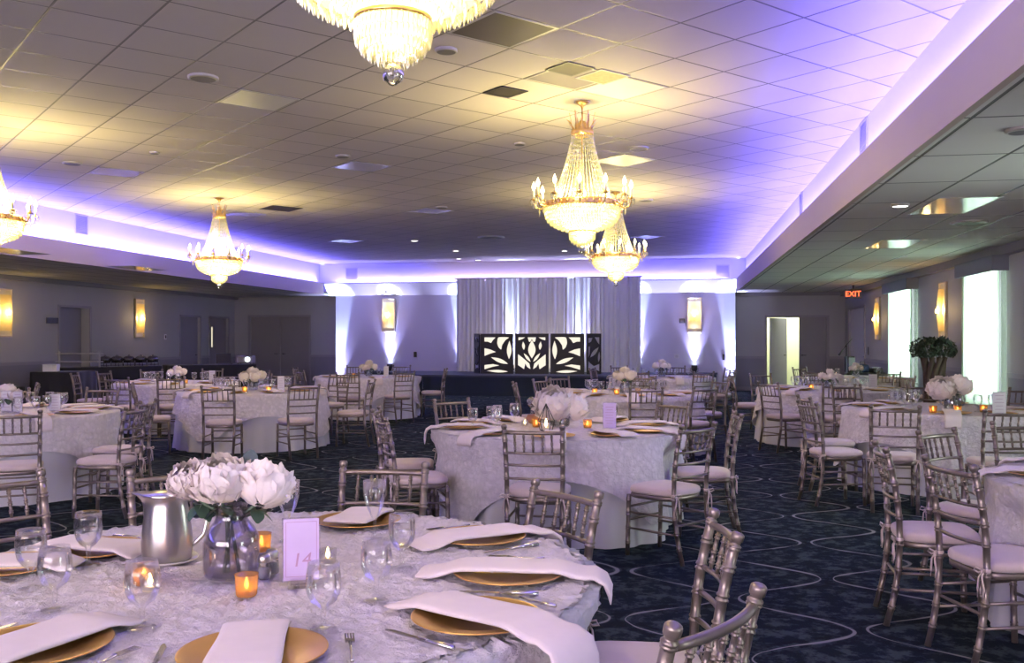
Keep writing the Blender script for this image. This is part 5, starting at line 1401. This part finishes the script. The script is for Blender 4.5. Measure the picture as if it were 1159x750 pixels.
def make_chafer():
    o = thing('chafing_dish', 'x', 'chafing dish', group='chafing dishes on the buffet'); s = M['chafer']
    fr = MB()
    for sx in (-1, 1):
        for sy in (-1, 1): fr.tube([(sx*.15, sy*.11, 0), (sx*.14, sy*.10, .16)], .008, 6)
    fr.tube([(-.15,-.11,.03),(.15,-.11,.03),(.15,.11,.03),(-.15,.11,.03),(-.15,-.11,.03)], .006, 5); B('stand', fr, s, o)
    B('pan', MB().layers(outline(.20,.14,28,.6,0), [(.9,.10),(.95,.16),(1.05,.165),(1.05,.175)]), s, o)
    B('lid', MB().layers(outline(.20,.14,28,.6,0), [(1.02,.176),(1.0,.21),(.88,.255),(.6,.285),(.25,.297)]), s, o)
    B('lid_handle', MB().tube([(-.05,0,.295),(-.045,0,.325),(.045,0,.325),(.05,0,.295)], .007, 6), M['black'], o); return o
M['chafer'] = simple('dark_steel', (.22,.22,.25), .22, .9, .2, 6)
chafer = Kind(make_chafer)
for i, px in enumerate((119, 132.5, 146, 159.5, 173)):
    x, y = vpt(px, 20.15 + .2*i); chafer('dark steel chafing dish on the buffet, %s from the white rack' % ('first second third fourth fifth'.split()[i]), (x, y, HB), TH + R(90), scale=.74)
x, y = vpt(90, 19.65)
rk = thing('serving_rack', 'white serving rack beside the chafing dishes', 'rack', (x, y, HB), TH)
M['rack'] = simple('rack_white', (.42,.40,.40), .4, .2, .05)
for s in (-1, 1): B('rack_post', MB().tube([(s*.42,0,0),(s*.42,0,.33)], .02, 8), M['rack'], rk)
for z in (.10, .27): B('rack_shelf', MB().box(-.44, .44, -.15, .15, z, z+.025, c=.004), M['rack'], rk)
x, y = vpt(58, 17.05)
bx = thing('cardboard_box', 'white open box on the short black buffet table', 'box', (x, y, HB), TH+.2)
B('box_body', MB().box(-.12,.12,-.1,.1,0,.13, c=.003).box(-.105,.105,-.09,.09,.131,.1315), M['card_white'], bx); f = MB(); f.box(-.12,.12,-.17,-.1,.128,.131); B('box_flap', f, M['card_white'], bx)
x, y = vpt(278, 22.3)
pj = thing('projector', 'small grey projector with a shining lens on the buffet end', 'projector', (x, y, HB), TH)
B('housing', MB().box(-.2,.2,-.16,.16,.02,.20, c=.02), M['grey_tile'], pj); B('lens', MB().lathe([(0,0),(.05,0),(.06,-.02),(.06,-.05)], 16, M=Matrix.Translation((.1,-.17,.11)) @ Matrix.Rotation(-PI/2, 4, 'X')), M['proj_lens'] if 'proj_lens' in M else M.setdefault('proj_lens', emitter('projector_lens', (.85,.95,1), 2.0)), pj)
for sx in (-1, 1):
    for sy in (-1, 1): B('foot', MB().lathe([(0,0),(.018,0),(.018,.02),(0,.02)], 8, (sx*.15, sy*.11, 0)), M['black'], pj)
x, y = vpt(254, 22.0)
lp = thing('laptop', 'dark open laptop beside the projector on the buffet', 'laptop', (x, y, HB), TH+R(25)); B('keyboard_base', MB().box(-.17,.17,-.12,.12,0,.018, c=.003), M['black'], lp); B('screen_lid', MB().box(-.17,.17,-.006,.006,0,.24, Matrix.Translation((0,.12,.016)) @ Matrix.Rotation(R(-14), 4, 'X'), .003), M['black'], lp)

# ---------------------------------------------------------------- window side: potted tree, microphone stand, gear, exit sign
tx, ty = vpt(1057, 15.7)
pt = thing('potted_tree', 'bushy topiary tree with a broad brown twisted trunk by the window wall', 'potted plant', (tx, ty, 0))
M['bark'] = simple('bark_brown', (.05,.028,.02), .8, 0, .35, 12, .5, 40); M['tree_leaf'] = simple('tree_leaf', (.028,.042,.030), .6, 0, .4, 20); M['pot'] = simple('pot_dark', (.06,.05,.05), .5, 0, .2)
B('pot', MB().lathe([(0,0),(.19,0),(.2,.02),(.25,.36),(.26,.38),(.235,.38),(.23,.34),(0,.34)], 28), M['pot'], pt)
for k in range(9):
    a = 2*PI*k/9; tr = MB(); pts = []
    for i in range(9): tt = i/8; an = a + 1.6*tt; r = .10 + .02*tt + .06*tt**3; pts.append((r*math.cos(an), r*math.sin(an), .33 + .85*tt))
    tr.tube(pts, [.065 - .028*i/8 for i in range(9)], 8); B('trunk', tr, M['bark'], pt)
rnd = random.Random(11); lf = MB()
for k in range(1300):
    a = rnd.uniform(0, 6.28); ph_ = rnd.uniform(-.55, 1.25); rr = .36*rnd.uniform(.72, 1.0)*(1 + .12*math.sin(a*5))
    c = Vector((rr*math.cos(ph_)*math.cos(a), rr*math.cos(ph_)*math.sin(a), 1.30 + rr*.62*math.sin(ph_)))
    Mx = Matrix.Translation(c) @ Matrix.Rotation(rnd.uniform(0,6.28), 4, 'Z') @ Matrix.Rotation(rnd.uniform(-1.2,1.2), 4, 'X'); s = rnd.uniform(.03,.05)
    lf.add([Mx @ Vector(p) for p in ((0,-s,0),(s*.5,0,.008),(0,s,0),(-s*.5,0,.008))], [(0,1,2,3)], True)
B('foliage', lf, M['tree_leaf'], pt)
def make_disc_ornament(): pass
mx_, my_ = vpt(958, 20.4)
ms = thing('microphone_stand', 'thin black microphone stand with boom before the pale door', 'microphone stand', (mx_, my_, 0))
B('base', MB().lathe([(0,0),(.14,0),(.14,.012),(.03,.025),(.015,.04),(0,.04)], 24), M['black'], ms); B('pole', MB().tube([(0,0,.03),(0,0,1.35)], .011, 8), M['black'], ms)
B('boom_arm', MB().tube([(-.10,0,1.22),(0,0,1.36),(.12,0,1.50)], .008, 6), M['black'], ms); B('microphone', MB().tube([(-.07,0,1.26),(-.12,0,1.19),(-.16,0,1.135)], [.012,.018,.026], 8), M['dark_metal'], ms)
def gear(lab, nm, cat, px, d, z0, w, h, dp, m):
    x, y = vpt(px, d); o = thing(nm, lab, cat, (x, y, z0), TH+R(10)); B('cabinet', MB().box(-w/2, w/2, -dp/2, dp/2, 0, h, c=.02), m, o); return o
gt0, gt1 = vpt(957, 21.0), vpt(996, 20.6)
draped('black clothed gear table under the sound equipment near the pale door', *gt0, *gt1, .55, .74)
M['blue_bag'] = simple('dark_blue_fabric', (.012,.022,.075), .7, 0, .15)
sp = gear('black loudspeaker on the gear table beside the microphone stand', 'loudspeaker', 'speaker', 961.5, 21.2, .74, .18, .36, .2, M['black']); B('grille', MB().box(-.075,.075,-.106,-.1,.03,.33), M['speaker'], sp)
x, y = vpt(976, 21.1)
bg = thing('gear_bag', 'dark blue gear bag on the black gear table', 'bag', (x, y, .74), TH); B('bag_body', MB().layers(outline(.14,.11,24,.6,0), [(.85,0),(1,.03),(1,.12),(.85,.17),(.45,.19)]), M['blue_bag'], bg); B('bag_handle', MB().tube([(-.06,0,.18),(-.05,0,.24),(.05,0,.24),(.06,0,.18)], .01, 6), M['black'], bg)
mxr = gear('black sound mixer on the window end of the gear table', 'sound_mixer', 'mixer', 991, 20.95, .74, .24, .10, .24, M['black'])
for k in range(6): B('knob', MB().lathe([(0,.10),(.012,.10),(.012,.125),(0,.125)], 8, (-.09+k*.036, -.03, 0)), M['grille'], mxr)
# exit sign hanging at the corner of the aisle ceiling
ex, ey = vpt(966, 23.3)
M['sign_box'] = simple('sign_housing', (.10,.09,.09), .4, 0, .05); M['exit_red'] = emitter('exit_letters', (1.0,.10,.03), 3.2)
es = thing('exit_sign', 'red lit exit sign hanging below the window aisle ceiling corner', 'exit sign', (ex, ey, LOW-.335), TH+R(-38))
B('housing', MB().box(-.20,.20,-.025,.025,0,.24, c=.006), M['sign_box'], es); B('hanger', MB().box(-.02,.02,-.02,.02,.24,.335), M['sign_box'], es)
cu = bpy.data.curves.new('exit', 'FONT'); cu.body = 'EXIT'; cu.size = .19; cu.align_x = 'CENTER'; cu.extrude = .002
tmp = bpy.data.objects.new('exit', cu); col.objects.link(tmp); dg = bpy.context.evaluated_depsgraph_get(); dg.update(); me = bpy.data.meshes.new_from_object(tmp.evaluated_get(dg)); bpy.data.objects.remove(tmp)
me.materials.clear(); me.materials.append(M['exit_red']); O('exit_letters', me, es, (0,-.029,.055), (PI/2,0,0))
# small wall things
def plate(nm, lab, cat, loc, rz, w, h, m, m2=None):
    o = thing(nm, lab, cat, loc, rz); B('face_plate', MB().box(-w/2, w/2, -.014, 0, -h/2, h/2, c=.003), m, o)
    if m2: B('insert', MB().box(-w*.28, w*.28, -.019, -.014, -h*.3, h*.3, c=.002), m2, o)
    return o
yy = y_on(70.5, XLW); 
plate('alcove_sign', 'small dark sign beside the dark alcove on the buffet wall', 'sign', (XLW, yy-.35, z_at(363, XLW, yy)), R(90), .42, .13, M['black'], M['dark_metal'])
yy = y_on(187, XLW); plate('thermostat', 'small pale switch plate on the buffet wall between sconce and doors', 'switch', (XLW, yy, z_at(381, XLW, yy)), R(90), .10, .14, M['card_white'], M['black'])
xx = x_on(470, YP); plate('wall_outlet', 'dark outlet box on the stage wall, buffet side of the drapes', 'outlet', (xx, YP, z_at(401, xx, YP)), 0, .09, .16, M['black'], M['dark_metal'])
xx = x_on(772, YP); plate('wall_control', 'dark control box on the stage wall beside the window side sconce', 'control panel', (xx, YP, z_at(363, xx, YP)), 0, .16, .13, M['black'], M['grey_tile'])
xx = x_on(819, YP); plate('wall_outlet', 'dark outlet low on the window end of the stage wall', 'outlet', (xx, YP, z_at(404, xx, YP)), 0, .07, .17, M['black'], M['dark_metal'])
xx = x_on(766, YP); plate('wall_outlet', 'pale outlet plate low on the stage wall between drapes and sconce', 'outlet', (xx, YP, z_at(403, xx, YP)), 0, .14, .12, M['card_white'], M['grille'])
yy = y_on(983, XRW); plate('wall_phone', 'small dark call point on the window wall beside the pale door', 'call point', (XRW, yy, z_at(397, XRW, yy)), R(-90), .10, .2, M['black'], M['dark_metal'])

# ---------------------------------------------------------------- camera, world, view
cam = bpy.data.cameras.new('camera'); cam.sensor_width = 36.0; cam.lens = 36.0*FOC/1159; cam.shift_y = (HOR-375)/1159; cam.clip_end = 200; cam.clip_start = .02
co = bpy.data.objects.new('camera', cam); col.objects.link(co); co.location = (0, 0, EYE); co.rotation_euler = (PI/2, 0, TH); scene.camera = co
w = bpy.data.worlds.new('world'); w.use_nodes = True; scene.world = w
w.node_tree.nodes['Background'].inputs[0].default_value = (.05,.055,.09,1); w.node_tree.nodes['Background'].inputs[1].default_value = .3
scene.view_settings.view_transform = 'Standard'; scene.view_settings.look = 'None'; scene.view_settings.exposure = 0.45; scene.view_settings.gamma = 1.0
try: scene.view_settings.use_curve_mapping = False
except Exception: pass
cy = scene.cycles
cy.use_denoising = True; cy.max_bounces = 7; cy.diffuse_bounces = 4; cy.glossy_bounces = 3; cy.transmission_bounces = 5; cy.transparent_max_bounces = 24
cy.sample_clamp_indirect = 4.0; cy.sample_clamp_direct = 0.0; cy.caustics_reflective = False; cy.caustics_refractive = False; cy.use_light_tree = True
try: cy.denoiser = 'OPENIMAGEDENOISE'; cy.denoising_input_passes = 'RGB_ALBEDO_NORMAL'
except Exception: pass
for m in bpy.data.materials:
    if m.name in ('flame_bulb', 'candle_flame', 'sconce_bulb', 'downlight_lens', 'uplight_lens'): m.cycles.emission_sampling = 'NONE'
dup = {k: v for k, v in LABELS.items() if len(v) > 1 and k != 'x'}
if dup: print('SAME LABELS:', {k: len(v) for k, v in dup.items()})
long_ = [k for k in LABELS if k != 'x' and not 4 <= len(k.split()) <= 16]
if long_: print('LABEL LENGTH:', long_)
